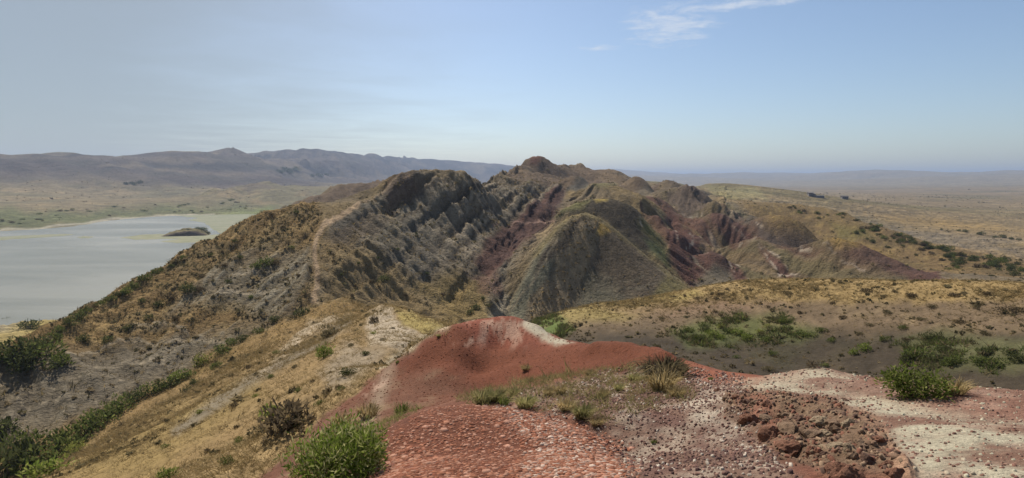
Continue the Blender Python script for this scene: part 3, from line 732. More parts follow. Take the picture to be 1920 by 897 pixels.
# mottling everywhere, at the scale that shows
COL *= (1 + 0.16 * N2 + 0.12 * N1)[..., None].astype(np.float32)
fine = np.where(RD > 1200, fbm(X, Y, 45, 4, .6, 0), np.where(RD > 90, fbm(X, Y, 1.6, 3, .6, 0), N4))
COL *= (1 + 0.22 * fine)[..., None].astype(np.float32)
lum = COL.mean(axis=2, keepdims=True)
wm = (sstep(84, 110, RD) * (1 - sstep(450, 800, RD)))[..., None]
COL = COL * (1 - wm) + (lum + (COL - lum) * 1.12) * wm * 0.90 + COL * 0
COL = np.clip(COL, 0.015, 0.8)

# ------------------------------------------------------------------ sheets of land
REG = np.full(Z.shape, 0, np.int8)             # 0 plain
REG[(RD < 29)] = 1
REG[(gs > 0.5)] = 2
REG[(RD >= 29) & (RD < 88) & (PX < 985)] = 2
REG[(RD >= 29) & (RD < 106) & (PX >= 985)] = 3
REG[(RD >= 88) & (RD < 262) & (PX < 1045) & (REG == 0)] = 4
REG[(RD >= 106) & (RD < 345) & (PX >= 985) & (REG == 0)] = 5
REG[(w_pyr > 0.4)] = 6
REG[(RD >= 262) & (RD < 1100) & (PX > 800) & (PX < 1345) & (REG == 0)] = 7
REG[(RD >= 250) & (RD < 510) & (PX > 1345) & (w_ochre > 0.4)] = 8
REG[(RD >= 262) & (RD < 420) & (PX <= 800) & (PX > 525)] = 9
REG[(RD > 1850) & (PX < 1040)] = 10
REG[(RD > 3700) & (PX >= 1040)] = 11
REG[:, NF:] = np.where(RD[:, NF:] < 29, 1, 0)
LAND = {0: ('plain', 'dry tan plain with scattered scrub round the lake and beyond the hills'),
        1: ('foreground_ridge', 'bare red and pale clay ridge crest with rounded red mounds'),
        2: ('grassy_slope', 'straw coloured grassy slope dropping into the shrubby gully'),
        3: ('meadow_hill', 'low meadow hill, yellow grass on top and dark scrubby flank'),
        4: ('path_ridge', 'bedded rocky ridge with a footpath climbing its crest above the lake'),
        5: ('badland_hills', 'low badland spurs striped maroon, ochre and white'),
        6: ('pyramid_hill', 'pyramid shaped bare hill with dark band and yellow patch near its top'),
        7: ('central_ridge', 'highest brown ridge with knobbly peaks behind the pyramid shaped hill'),
        8: ('ochre_hill', 'long ochre hill dotted with dark bushes beside the plain'),
        9: ('rounded_hill', 'rounded dark brown hill behind the path ridge on the lake side'),
        10: ('mountains', 'gullied bluish brown mountains across the lake'),
        11: ('distant_range', 'low blue distant range on the horizon behind the plain')}

def new_mat(name):
    m = bpy.data.materials.new(name); m.use_nodes = True
    return m, m.node_tree, m.node_tree.nodes['Principled BSDF']
class NT:
    def __init__(self, nt): self.nt = nt
    def n(self, t, **kw):
        x = self.nt.nodes.new(t)
        for k, v in kw.items(): setattr(x, k, v)
        return x
    def l(self, a, b): self.nt.links.new(a, b)
    def val(self, sock, v):
        if isinstance(v, (int, float, tuple)): sock.default_value = v
        else: self.l(v, sock)
    def math(self, op, a, b=0.0):
        x = self.n('ShaderNodeMath', operation=op); self.val(x.inputs[0], a); self.val(x.inputs[1], b); return x.outputs[0]
    def noise(self, vec, scale, detail=4, rough=0.6, dist=0.0):
        x = self.n('ShaderNodeTexNoise'); self.l(vec, x.inputs['Vector'])
        x.inputs['Scale'].default_value = scale; x.inputs['Detail'].default_value = detail
        x.inputs['Roughness'].default_value = rough; x.inputs['Distortion'].default_value = dist
        return x.outputs['Fac']
    def mapr(self, v, a, b, c=0.0, d=1.0):
        x = self.n('ShaderNodeMapRange'); self.l(v, x.inputs[0])
        for i, q in enumerate((a, b, c, d)): x.inputs[i + 1].default_value = q
        return x.outputs[0]
    def mix(self, f, a, b, mode='MIX'):
        x = self.n('ShaderNodeMix', data_type='RGBA', blend_type=mode)
        self.val(x.inputs['Factor'], f); self.val(x.inputs['A'], a); self.val(x.inputs['B'], b)
        return x.outputs['Result']

def land_material(name, scales, bumps, var):
    m, nt, bs = new_mat(name)
    t = NT(nt)
    at = t.n('ShaderNodeAttribute', attribute_name='soil')
    geo = t.n('ShaderNodeNewGeometry')
    pos = geo.outputs['Position']
    col = at.outputs['Color']
    for s, a in zip(scales, var):
        f = t.mapr(t.noise(pos, s, 5, 0.65), 0.28, 0.72, 1 - a, 1 + a)
        col = t.mix(1.0, col, f, 'MULTIPLY')
    t.l(col, bs.inputs['Base Color'])
    bs.inputs['Roughness'].default_value = 0.95
    bs.inputs['Specular IOR Level'].default_value = 0.12
    prev = None
    for s, dist in bumps:
        b = t.n('ShaderNodeBump'); b.inputs['Strength'].default_value = 0.8; b.inputs['Distance'].default_value = dist
        t.l(t.noise(pos, s, 6, 0.65), b.inputs['Height'])
        if prev: t.l(prev, b.inputs['Normal'])
        prev = b.outputs['Normal']
    t.l(prev, bs.inputs['Normal'])
    return m
mat_near = land_material('near_clay', (38.0, 9.0, 120.0), ((45.0, 0.02), (12.0, 0.05)), (0.30, 0.20, 0.25))
mat_slope = land_material('grassy_soil', (0.9, 4.0, 14.0), ((1.2, 0.2), (5.0, 0.04)), (0.16, 0.22, 0.2))
mat_mid = land_material('hill_soil', (0.5, 1.8, 0.12), ((0.35, 1.6), (1.4, 0.55)), (0.2, 0.28, 0.12))
mat_far = land_material('far_soil', (0.03, 0.1, 0.006), ((0.02, 14.0), (0.08, 5.0)), (0.25, 0.3, 0.12))
LAND_MAT = {0: mat_far, 1: mat_near, 2: mat_slope, 3: mat_slope, 4: mat_mid, 5: mat_mid, 6: mat_mid, 7: mat_mid, 8: mat_mid, 9: mat_mid, 10: mat_far, 11: mat_far}

ZW = Z + CAM_Z
VX = np.stack([X, Y, ZW], axis=-1).reshape(-1, 3).astype(np.float32)
VC = np.concatenate([COL.reshape(-1, 3), np.ones((NR * NC, 1), np.float32)], axis=1)
# vertex normals of the whole sheet, so the sheets join without a seam
V3 = VX.reshape(NR, NC, 3)
tr = np.gradient(V3, axis=0); Vw = np.concatenate([V3[:, -1:], V3, V3[:, :1]], axis=1); ta = Vw[:, 2:] - Vw[:, :-2]
VN = np.cross(ta, tr); VN /= np.linalg.norm(VN, axis=2, keepdims=True) + 1e-12
VN = VN.reshape(-1, 3)
ii, jj = np.meshgrid(np.arange(NR - 1), np.arange(NC), indexing='ij')
j2 = (jj + 1) % NC
QUADS = np.stack([ii * NC + jj, ii * NC + j2, (ii + 1) * NC + j2, (ii + 1) * NC + jj], axis=-1).reshape(-1, 4)
QREG = REG[:-1].reshape(-1)
def link(o):
    scene.collection.objects.link(o); return o
def tag(o, label=None, cat=None, group=None, kind=None):
    for k, v in (('label', label), ('category', cat), ('group', group), ('kind', kind)):
        if v: o[k] = v
    return o
def mesh_np(name, verts, faces, mat, smooth=False, cols=None, attr='soil'):
    """faces: (n,3) or (n,4) index array"""
    me = bpy.data.meshes.new(name)
    nv, nf, k = len(verts), len(faces), faces.shape[1]
    me.vertices.add(nv); me.loops.add(nf * k); me.polygons.add(nf)
    me.vertices.foreach_set('co', np.ascontiguousarray(verts, np.float32).ravel())
    me.loops.foreach_set('vertex_index', np.ascontiguousarray(faces, np.int32).ravel())
    me.polygons.foreach_set('loop_start', np.arange(0, nf * k, k, dtype=np.int32))
    if smooth: me.polygons.foreach_set('use_smooth', np.ones(nf, bool))
    me.update(calc_edges=True)
    if cols is not None:
        a = me.color_attributes.new(attr, 'FLOAT_COLOR', 'POINT')
        a.data.foreach_set('color', np.ascontiguousarray(cols, np.float32).ravel())
    if mat: me.materials.append(mat)
    return me
for rid, (nm, lab) in LAND.items():
    q = QUADS[QREG == rid]
    if len(q) == 0: continue
    used, inv = np.unique(q.ravel(), return_inverse=True)
    me = mesh_np(nm, VX[used], inv.reshape(-1, 4), LAND_MAT[rid], True, VC[used])
    me.normals_split_custom_set_from_vertices(VN[used].tolist())
    o = link(bpy.data.objects.new(nm, me))
    tag(o, lab, kind='structure')

# ------------------------------------------------------------------ finding spots on the land
PYF = project(X[:, :NF], Y[:, :NF], Z[:, :NF])[1]
TAN = Z[:, :NF] / RR[:, None]
RUN = np.maximum.accumulate(TAN, axis=0)
def ground(px, py, dmin=1.5):
    """where the photo pixel's ray first meets the land, in world coordinates"""
    a, t = pix_dir(px, py)
    j = int(round((a + half) / (2 * half) * (NF - 1)))
    j = min(max(j, 0), NF - 1)
    i0 = int(np.searchsorted(RR, dmin))
    idx = np.nonzero(TAN[i0:, j] >= t)[0]
    i = i0 + (idx[0] if len(idx) else NR - 1 - i0)
    return Vector((RR[i] * math.sin(a), RR[i] * math.cos(a), Z[i, j] + CAM_Z)), RR[i]
def height(x, y):
    """height of the land at world x, y (arrays)"""
    x = np.asarray(x, float); y = np.asarray(y, float)
    v = np.interp(np.log(np.hypot(x, y)), LV, np.arange(NR))
    u = np.clip((np.arctan2(x, y) + half) / (2 * half) * (NF - 1), 0, NF - 1.001)
    i = np.minimum(v.astype(int), NR - 2); j = u.astype(int)
    fi, fj = v - i, u - j
    z = Z[i, j] * (1 - fi) * (1 - fj) + Z[i + 1, j] * fi * (1 - fj) + Z[i, j + 1] * (1 - fi) * fj + Z[i + 1, j + 1] * fi * fj
    return z + CAM_Z

# ------------------------------------------------------------------ lake
m_lake, nt, bs = new_mat('lake_water')
t = NT(nt)
pos = t.n('ShaderNodeNewGeometry').outputs['Position']
mp = t.n('ShaderNodeMapping'); mp.inputs['Scale'].default_value = (0.35, 1.0, 1.0); mp.inputs['Rotation'].default_value = (0, 0, 0.25)
t.l(pos, mp.inputs['Vector'])
band = t.noise(mp.outputs[0], 0.012, 4, 0.55, 0.6)
t.l(t.mix(t.mapr(band, 0.4, 0.6), (.150, .152, .118, 1), (.20, .20, .165, 1)), bs.inputs['Base Color'])
t.l(t.mapr(band, 0.38, 0.62, 0.20, 0.27), bs.inputs['Roughness'])
bs.inputs['IOR'].default_value = 1.33
bmp = t.n('ShaderNodeBump'); bmp.inputs['Strength'].default_value = 0.6; bmp.inputs['Distance'].default_value = 0.4
t.l(t.noise(mp.outputs[0], 0.9, 5, 0.6), bmp.inputs['Height']); t.l(bmp.outputs[0], bs.inputs['Normal'])
lk = [(-1700, 120), (-230, 150), (-150, 190), (-150, 300), (-210, 420), (-250, 600), (-300, 760), (-340, 960), (-620, 980), (-900, 900), (-1700, 900)]
me = bpy.data.meshes.new('lake')
me.from_pydata([(x, y, LAKE_Z) for x, y in lk], [], [tuple(range(len(lk)))])
me.materials.append(m_lake)
o = link(bpy.data.objects.new('lake', me))
tag(o, 'pale grey lake with calm rippled water below the hills', kind='structure')

# ------------------------------------------------------------------ plants
def plant_material(name, trans=0.35, rough=0.7):
    m = bpy.data.materials.new(name); m.use_nodes = True
    nt = m.node_tree; nt.nodes.clear(); t = NT(nt)
    out = t.n('ShaderNodeOutputMaterial'); at = t.n('ShaderNodeAttribute', attribute_name='soil')
    oi = t.n('ShaderNodeObjectInfo')
    col = t.mix(1.0, at.outputs['Color'], t.mapr(oi.outputs['Random'], 0, 1, 0.8, 1.2), 'MULTIPLY')
    d = t.n('ShaderNodeBsdfDiffuse'); tr = t.n('ShaderNodeBsdfTranslucent'); mx = t.n('ShaderNodeMixShader')
    t.l(col, d.inputs[0]); t.l(col, tr.inputs[0]); mx.inputs[0].default_value = trans
    t.l(d.outputs[0], mx.inputs[1]); t.l(tr.outputs[0], mx.inputs[2]); t.l(mx.outputs[0], out.inputs[0])
    return m
mat_leaf = plant_material('leaves', 0.45)
mat_grass = plant_material('dry_grass', 0.4)
mat_stem, nt, bs = new_mat('bark')
tt = NT(nt); tp = tt.n('ShaderNodeTexCoord').outputs['Object']
tt.l(tt.mix(tt.mapr(tt.noise(tp, 30, 4), .35, .65), (.10, .075, .05, 1), (.19, .15, .105, 1)), bs.inputs['Base Color'])
bs.inputs['Roughness'].default_value = 0.9

def unit(v): return v / (np.linalg.norm(v, axis=-1, keepdims=True) + 1e-9)
def leaf_cloud(c, d, L, Wd, g):
    """one pointed leaf (two triangles) per centre, along d"""
    n = len(c)
    r = unit(g.normal(size=(n, 3))); sdir = unit(np.cross(d, r))
    L = np.broadcast_to(L, (n,))[:, None]; Wd = np.broadcast_to(Wd, (n,))[:, None]
    V = np.stack([c, c + d * L * .5 + sdir * Wd * .5, c + d * L, c + d * L * .5 - sdir * Wd * .5], axis=1).reshape(-1, 3)
    b = np.arange(n)[:, None] * 4
    return V, np.concatenate([b + [0, 1, 2], b + [0, 2, 3]], axis=1).reshape(-1, 3)
def vary(cols, n, per, g, amp=0.25):
    k = g.integers(0, len(cols), n)
    c = np.array(cols, float)[k] * (1 + amp * g.uniform(-1, 1, (n, 1)))
    return np.concatenate([np.repeat(c, per, axis=0), np.ones((n * per, 1))], axis=1)
def dome_points(n, g, lumps, hz, shell=0.55):
    """points through a lumpy dome of radius 1"""
    a = g.uniform(0, 2 * math.pi, lumps); rr = np.sqrt(g.uniform(0, 1, lumps)) * 0.62
    lc = np.stack([rr * np.cos(a), rr * np.sin(a), hz * g.uniform(.25, .72, lumps) * (1.05 - rr * .6)], axis=1)
    lr = g.uniform(.28, .48, lumps)
    k = g.integers(0, lumps, n)
    u = unit(g.normal(size=(n, 3)))
    p = lc[k] + u * (lr[k] * (shell + (1 - shell) * g.uniform(0, 1, n) ** .5))[:, None] * np.array([1, 1, min(1, hz * 1.15)])
    p[:, 2] = np.abs(p[:, 2]) * .98 + .02
    return p, u
def tube(points, r0, r1, sides=4):
    P_ = [Vector(p) for p in points]; V, Fc = [], []
    for i, p in enumerate(P_):
        d = (P_[min(i + 1, len(P_) - 1)] - P_[max(i - 1, 0)]).normalized()
        s1 = d.orthogonal().normalized(); s2 = d.cross(s1)
        r = r0 + (r1 - r0) * i / (len(P_) - 1)
        for k in range(sides):
            a = 2 * math.pi * k / sides
            V.append(p + (s1 * math.cos(a) + s2 * math.sin(a)) * r)
    for i in range(len(P_) - 1):
        for k in range(sides):
            Fc.append((i * sides + k, i * sides + (k + 1) % sides, (i + 1) * sides + (k + 1) % sides, (i + 1) * sides + k))
    return V, Fc
def stems_mesh(name, seed, n, hz, r0=.022, spread=.8):
    g = np.random.default_rng(seed); V, Fc = [], []
    for i in range(n):
        a = g.uniform(0, 6.28); ro = g.uniform(.2, spread); h = hz * g.uniform(.5, .95)
        pts = [(0.05 * math.cos(a), 0.05 * math.sin(a), -.12)]
        for s_ in (.3, .65, 1.0):
            pts.append((ro * s_ ** 1.3 * math.cos(a) + g.normal() * .03, ro * s_ ** 1.3 * math.sin(a) + g.normal() * .03, h * s_))
        v, f = tube(pts, r0, r0 * .3)
        o_ = len(V); V += v; Fc += [tuple(x + o_ for x in q) for q in f]
    me = bpy.data.meshes.new(name); me.from_pydata([tuple(v) for v in V], [], Fc); me.materials.append(mat_stem)
    return me
def foliage_mesh(name, seed, n, lumps, hz, L, Wd, cols, up=0.5, out=0.8, shell=.55, mat=None, wild=.6):
    g = np.random.default_rng(seed)
    p, u = dome_points(n, g, lumps, hz, shell)
    d = unit(u * out + np.array([0, 0, up]) + g.normal(size=p.shape) * wild)
    V, Fc = leaf_cloud(p, d, L * g.uniform(.6, 1.3, n), Wd * g.uniform(.7, 1.3, n), g)
    return mesh_np(name, V, Fc, mat or mat_leaf, False, vary(cols, n, 4, g))
G_DARK = [(.072, .084, .032), (.098, .106, .040), (.060, .068, .030)]
G_MID = [(.105, .130, .036), (.140, .155, .048), (.085, .104, .034)]
G_FRESH = [(.140, .180, .034), (.185, .215, .050), (.110, .150, .030), (.235, .245, .085)]
G_DRY = [(.135, .112, .060), (.105, .090, .052), (.175, .140, .078)]
G_BROWN = [(.105, .082, .050), (.140, .108, .064), (.078, .062, .042)]
G_SCRUB = [(.165, .130, .075), (.130, .112, .060), (.20, .155, .088), (.100, .088, .048)]
G_YEL = [(.215, .225, .060), (.26, .25, .075), (.17, .19, .05)]
G_STRAW = [(.28, .205, .100), (.225, .162, .076), (.32, .25, .135), (.19, .145, .064)]
PROTO = {}
for key, cols, hz in (('dark', G_DARK, .85), ('mid', G_MID, .85), ('fresh', G_FRESH, .95), ('dry', G_DRY, .75), ('brown', G_BROWN, .7), ('yellow', G_YEL, .8)):
    PROTO[key] = [(foliage_mesh('foliage_' + key, 50 + 7 * v + len(key), 420, 9, hz, .22, .085, cols), stems_mesh('stem_' + key, 90 + v, 7, hz)) for v in range(4)]
def shrub(name, px, py, width, key, label, group, cat='shrub', parts=True, dmin=20.0, tall=1.0):
    """a bush whose foot is at the photo pixel and which is 'width' photo pixels wide"""
    loc, d = ground(px, py, dmin)
    rad = width * 0.5 * math.hypot(d, CAM_Z - loc.z) / F_PX * 1.08
    fm, sm = random.choice(PROTO[key])
    rz = random.uniform(0, 6.28); sc = (rad, rad * random.uniform(.85, 1.15), rad * tall * random.uniform(.85, 1.15))
    if parts:
        e = link(bpy.data.objects.new(name, None)); e.location = loc - Vector((0, 0, rad * .12)); e.rotation_euler = (0, 0, rz); e.scale = sc
        e.empty_display_size = .1
        f = link(bpy.data.objects.new('foliage', fm)); f.parent = e
        s_ = link(bpy.data.objects.new('stem', sm)); s_.parent = e
    else:
        e = link(bpy.data.objects.new(name, fm)); e.location = loc - Vector((0, 0, rad * .15)); e.rotation_euler = (0, 0, rz); e.scale = sc
    if group: SHRUBS.append((e, width, key, label, group))
    return tag(e, label, cat, group)
LOOK = {'dark': 'dark green', 'mid': 'mid green', 'fresh': 'bright green', 'dry': 'dry tan', 'brown': 'brown', 'yellow': 'yellow green'}
SHRUBS = []
def jit(v, a): return v + random.uniform(-a, a)

# gully hedge
for (x, y, w) in ((15, 893, 95), (70, 880, 80), (115, 852, 66), (45, 845, 70), (150, 825, 60), (178, 803, 56), (205, 787, 50), (232, 768, 48), (258, 757, 44), (285, 742, 44), (310, 730, 40), (335, 718, 36), (355, 708, 30), (5, 825, 60), (95, 890, 60)):
    shrub('gully_shrub', x, y, w, random.choice(('mid', 'mid', 'dark', 'fresh')), 'green shrub in the dense row along the gully bottom', 'shrubs lining the gully')
for (x, y, w) in ((145, 850, 34), (382, 686, 38), (412, 664, 36), (408, 690, 24), (455, 640, 28), (437, 648, 26), (350, 735, 24), (485, 625, 22), (515, 605, 24), (365, 722, 22)):
    shrub('gully_shrub', x, y, w, random.choice(('mid', 'dark', 'yellow')), 'small green shrub scattered along the upper gully under the path', 'shrubs of the upper gully')
shrub('round_shrub', 568, 592, 30, 'dark', 'dark round shrub at the saddle where the footpath starts climbing', None)
shrub('round_shrub', 545, 600, 22, 'dry', 'dry olive shrub beside the saddle below the footpath', None)
# shrubs of the grassy slope
shrub('leafy_shrub', 606, 672, 46, 'fresh', 'bright green leafy shrub alone on the grassy slope below the pale trail', None, dmin=9, tall=1.15)
shrub('leafy_shrub', 511, 785, 58, 'fresh', 'tall bright green shrub with brown skirt on the grassy slope', None, dmin=9, tall=1.1)
shrub('brown_shrub', 535, 815, 122, 'brown', 'brown tangled shrub against the green one on the grassy slope', None, dmin=9)
shrub('brown_shrub', 492, 815, 46, 'dry', 'dry greyish shrub below the tall bright green one', None, dmin=9)
shrub('brown_shrub', 555, 800, 40, 'dark', 'dark shrub at the edge of the red slope', None, dmin=9)
shrub('dark_shrub', 650, 704, 30, 'dark', 'dark rounded shrub halfway down the eroded bare part of the slope', None, dmin=9)
shrub('dark_shrub', 701, 606, 27, 'brown', 'dark brown shrub on the grassy knob beside the pale trail', None, dmin=9)
shrub('dark_shrub', 684, 668, 20, 'dark', 'small dark shrub on bare soil beneath the grassy knob', None, dmin=9)
shrub('leafy_shrub', 425, 874, 30, 'mid', 'compact green shrub low on the straw coloured slope', None, dmin=9, tall=1.2)
shrub('leafy_shrub', 320, 899, 40, 'fresh', 'green shrub at the foot of the straw coloured slope', None, dmin=9)
shrub('tall_weed', 622, 630, 44, 'dry', 'clump of tall dry weeds behind the bright green shrub', None, dmin=9, tall=1.1)
for (x, y, w) in ((505, 712, 18), (440, 765, 20), (560, 735, 18), (375, 775, 16), (480, 745, 16), (470, 690, 15), (585, 720, 14), (720, 640, 14), (660, 650, 15), (450, 830, 20), (700, 628, 12), (640, 735, 16), (600, 760, 20), (310, 840, 16), (520, 665, 15), (555, 690, 15), (735, 617, 11), (390, 850, 16)):
    shrub('low_bush', x, y, w, random.choice(('dry', 'mid', 'brown', 'yellow')), 'low scrubby bush dotted on the straw coloured slope', 'low bushes on the grassy slope', dmin=9, parts=False)
# spur towards the lake
for (x, y, w) in ((30, 668, 64), (85, 672, 60), (5, 690, 60), (50, 690, 46), (110, 690, 40), (75, 650, 36)):
    shrub('dark_shrub', x, y, w, random.choice(('mid', 'mid', 'dark')), 'large dark green shrub massed at the foot of the spur by the shore', 'shrubs at the foot of the spur', dmin=60)
for (x, y, w) in ((272, 522, 24), (296, 510, 20), (236, 546, 28), (208, 562, 24), (186, 570, 22), (163, 586, 24), (150, 596, 26), (131, 606, 24), (112, 620, 24), (97, 632, 28), (250, 536, 20), (222, 552, 20), (322, 498, 16), (345, 483, 14)):
    shrub('crest_shrub', x, y + 5, w, random.choice(('dark', 'mid', 'mid')), 'bush on the spur crest against the lake', 'bushes on the spur crest', dmin=60)
for (x, y, w) in ((500, 500, 34), (478, 502, 26), (518, 497, 22), (350, 545, 30), (322, 562, 28), (300, 575, 24), (372, 548, 22), (420, 500, 16), (448, 488, 14), (545, 470, 12), (510, 405, 14), (555, 400, 12), (440, 455, 13), (395, 480, 14), (530, 430, 11), (475, 455, 12), (380, 520, 16), (280, 600, 22), (240, 620, 22), (200, 640, 24), (330, 600, 16), (160, 640, 22), (560, 520, 12), (470, 560, 12), (265, 570, 16), (430, 530, 15)):
    shrub('low_bush', x, y, w, random.choice(('dark', 'dark', 'brown', 'mid')), 'dark low bush on the brown flank of the spur', 'bushes on the spur flank', dmin=60, parts=False)
shrub('shore_bush', 55, 617, 40, 'dark', 'single spreading bush on the flat lake shore', None, dmin=200, tall=.7)
shrub('shore_bush', 12, 603, 14, 'dark', 'tiny bush at the water edge of the flat shore', None, dmin=200, parts=False)
# ridge face
for (x, y, w) in ((697, 532, 16), (722, 528, 26), (895, 582, 24), (880, 590, 18), (672, 495, 10), (745, 470, 10), (800, 520, 12), (640, 520, 11), (660, 560, 12), (830, 555, 14), (708, 487, 9), (915, 575, 12), (760, 555, 12), (690, 455, 9), (625, 480, 9), (850, 500, 10), (780, 440, 9), (735, 590, 10), (905, 560, 12)):
    shrub('low_bush', x, y, w, random.choice(('dark', 'brown', 'dark')), 'dark little bush clinging to the bedded face of the path ridge', 'bushes on the ridge face', dmin=80, parts=False)
# meadow hill
for (x, y, w, k) in ((1352, 618, 17, 'yellow'), (1424, 627, 16, 'yellow'), (1440, 618, 13, 'yellow'), (1383, 610, 10, 'yellow')):
    shrub('round_bush', x, y, w, k, 'yellow green cushion bush in the green patch of the meadow hill', 'cushion bushes on the meadow hill', dmin=28)
for (x, y, w) in ((1470, 608, 30), (1330, 630, 36), (1308, 640, 30), (1382, 628, 34), (1402, 638, 30), (1498, 630, 34), (1520, 632, 26), (1290, 622, 26), (1350, 640, 26), (1440, 640, 26), (1365, 600, 20), (1540, 625, 18), (1475, 622, 22), (1320, 612, 20)):
    shrub('leafy_bush', x, y, w, random.choice(('mid', 'mid', 'fresh')), 'leafy green bush in the green patch on the flank of the meadow hill', 'green patch bushes', dmin=28, tall=.7)
for (x, y, w) in ((1742, 640, 36), (1720, 668, 44), (1752, 676, 40), (1790, 680, 40), (1830, 684, 36), (1870, 688, 40), (1910, 680, 36), (1700, 676, 30), (1770, 660, 28), (1850, 664, 30), (1890, 665, 30)):
    shrub('leafy_bush', x, y, w, random.choice(('mid', 'dark', 'dark')), 'dark green bush in the thicket on the meadow flank', 'thicket bushes on the meadow flank', dmin=28, tall=.7)
for (x, y, w) in ((1622, 664, 26), (1600, 668, 18), (1440, 698, 24), (1660, 640, 18), (1560, 645, 16), (1240, 600, 14), (1690, 620, 18), (1450, 670, 18), (1610, 630, 14), (1380, 672, 14), (1545, 690, 14)):
    shrub('low_bush', x, y, w, random.choice(('mid', 'fresh', 'dry')), 'lone small green bush on the dark soil of the meadow flank', 'lone bushes on the meadow flank', dmin=28, parts=False)
for (x, y, w) in ((1890, 588, 36), (1472, 552, 20), (1350, 556, 18), (1622, 550, 28), (1712, 556, 24), (1788, 557, 22), (1262, 558, 12), (1310, 566, 14), (1530, 546, 16), (1850, 556, 22), (1580, 600, 18), (1660, 590, 18), (1730, 600, 20), (1800, 610, 22), (1500, 590, 14), (1440, 580, 14), (1560, 575, 14), (1630, 612, 18), (1850, 630, 20), (1400, 560, 12), (1660, 560, 16), (1750, 575, 18), (1700, 640, 18), (1830, 580, 18), (1215, 585, 10), (1180, 600, 11), (1250, 578, 10), (1290, 590, 11), (1130, 600, 9), (1340, 585, 12), (1380, 590, 12)):
    shrub('dry_bush', x, y, w, random.choice(('brown', 'dry', 'dry', 'brown')), 'low dry brown bush among the grass on the meadow hill', 'dry bushes on the meadow hill', dmin=28, parts=False, tall=.7)
# ochre hill
g = np.random.default_rng(3)
cnt = 0
while cnt < 120:
    x = g.uniform(1470, 1915)
    yc = np.interp(x, [1440, 1500, 1570, 1650, 1750, 1850, 1920], [383, 385, 398, 426, 461, 483, 493])
    dens = np.interp(x, [1470, 1560, 1650, 1720, 1800, 1915], [.15, .35, .75, 1, 1, .7])
    if g.uniform() > dens: continue
    y = yc + 2 + abs(g.normal()) * np.interp(x, [1470, 1600, 1700, 1900], [6, 22, 16, 16])
    if y > 524: continue
    shrub('hill_bush', x, y, float(g.uniform(6, 15) * np.interp(x, [1470, 1900], [.8, 1.25])), random.choice(('dark', 'dark', 'brown', 'mid')), 'dark bush on the ochre hill that slopes down beside the plain', 'bushes on the ochre hill', dmin=245, parts=False)
    cnt += 1
for (x, y, w) in ((1798, 435, 8), (1810, 436, 10), (1840, 441, 14), (1880, 447, 12), (1895, 450, 10), (1865, 446, 8), (1910, 452, 8), (1772, 388, 4), (1765, 432, 6)):
    shrub('plain_bush', x, y, w, 'dark', 'dark bush out on the open plain beyond the ochre hill', 'bushes on the plain', dmin=330, parts=False)
# far side of the lake
for (x, y, w) in ((236, 347, 12), (250, 348, 14), (264, 347, 12), (525, 324, 16), (540, 326, 20), (556, 325, 16), (532, 318, 12), (585, 333, 12), (598, 334, 16), (612, 332, 10), (245, 345, 10)):
    shrub('distant_tree', x, y, w, 'dark', 'dark tree in a distant grove at the foot of the mountains', 'distant grove trees', 'tree', dmin=900, parts=False)
for i in range(46):
    x = random.uniform(0, 480); y = np.interp(x, [0, 160, 330, 480], [420, 408, 398, 390]) + random.uniform(-16, 4)
    shrub('lakeside_bush', x, y, random.uniform(5, 11), random.choice(('dark', 'mid', 'brown')), 'small bush on the far bank of the lake', 'bushes on the far lake bank', dmin=600, parts=False, tall=.7)

# ------------------------------------------------------------------ scatter: scrub, grass, stones (too many to count)
CELL = (np.gradient(RR)[:, None] * RR[:, None] * np.gradient(az_f)[None, :])
def spread(w, n, seed, depth=1.0):
    """n ground points, as dense as w (weight per square metre, or per solid angle when depth < 1)"""
    g = np.random.default_rng(seed)
    p = (np.clip(w[:, :NF], 0, None) * CELL / RD[:, :NF] ** (2 - 2 * depth)).ravel()
    p = np.cumsum(p); p /= p[-1]
    k = np.searchsorted(p, g.uniform(size=n))
    i, j = k // NF, k % NF
    i = np.clip(i, 1, NR - 2)
    r = RR[i] * np.exp((g.uniform(size=n) - .5) * (LV[i + 1] - LV[i])); a = az_f[j] + (g.uniform(size=n) - .5) * (az_f[1] - az_f[0])
    x, y = r * np.sin(a), r * np.cos(a)
    return np.stack([x, y, height(x, y)], axis=1), g
def tufts(name, label, w, n, seed, size, cols, blades=7, lean=.6, depth=1.0, flat=1.0, width=.09, mat=None, grow=0.0):
    p, g = spread(w, n, seed, depth)
    sz = size * np.exp(g.normal(size=n) * .35)
    if grow: sz = sz * np.maximum(1, np.hypot(p[:, 0], p[:, 1]) / grow)
    c = np.repeat(p, blades, axis=0); s_ = np.repeat(sz, blades)[:, None]
    m = n * blades
    c = c + g.normal(size=(m, 3)) * s_ * np.array([.28, .28, 0])
    c[:, 2] -= .03 * s_[:, 0]
    d = g.normal(size=(m, 3)) * lean; d[:, 2] = flat * (.6 + .5 * g.uniform(size=m)); d = d * s_
    sd_ = unit(np.cross(d, g.normal(size=(m, 3)))) * s_ * width
    V = np.stack([c - sd_, c + sd_, c + d], axis=1).reshape(-1, 3)
    Fc = np.arange(m * 3).reshape(-1, 3)
    k = g.integers(0, len(cols), n); cc = np.array(cols)[k] * (1 + .25 * g.uniform(-1, 1, (n, 1)))
    cc = np.repeat(cc, blades * 3, axis=0)
    cc = np.concatenate([cc, np.ones((len(cc), 1))], axis=1)
    o = link(bpy.data.objects.new(name, mesh_np(name, V, Fc, mat or mat_grass, False, cc)))
    return tag(o, label, kind='stuff')
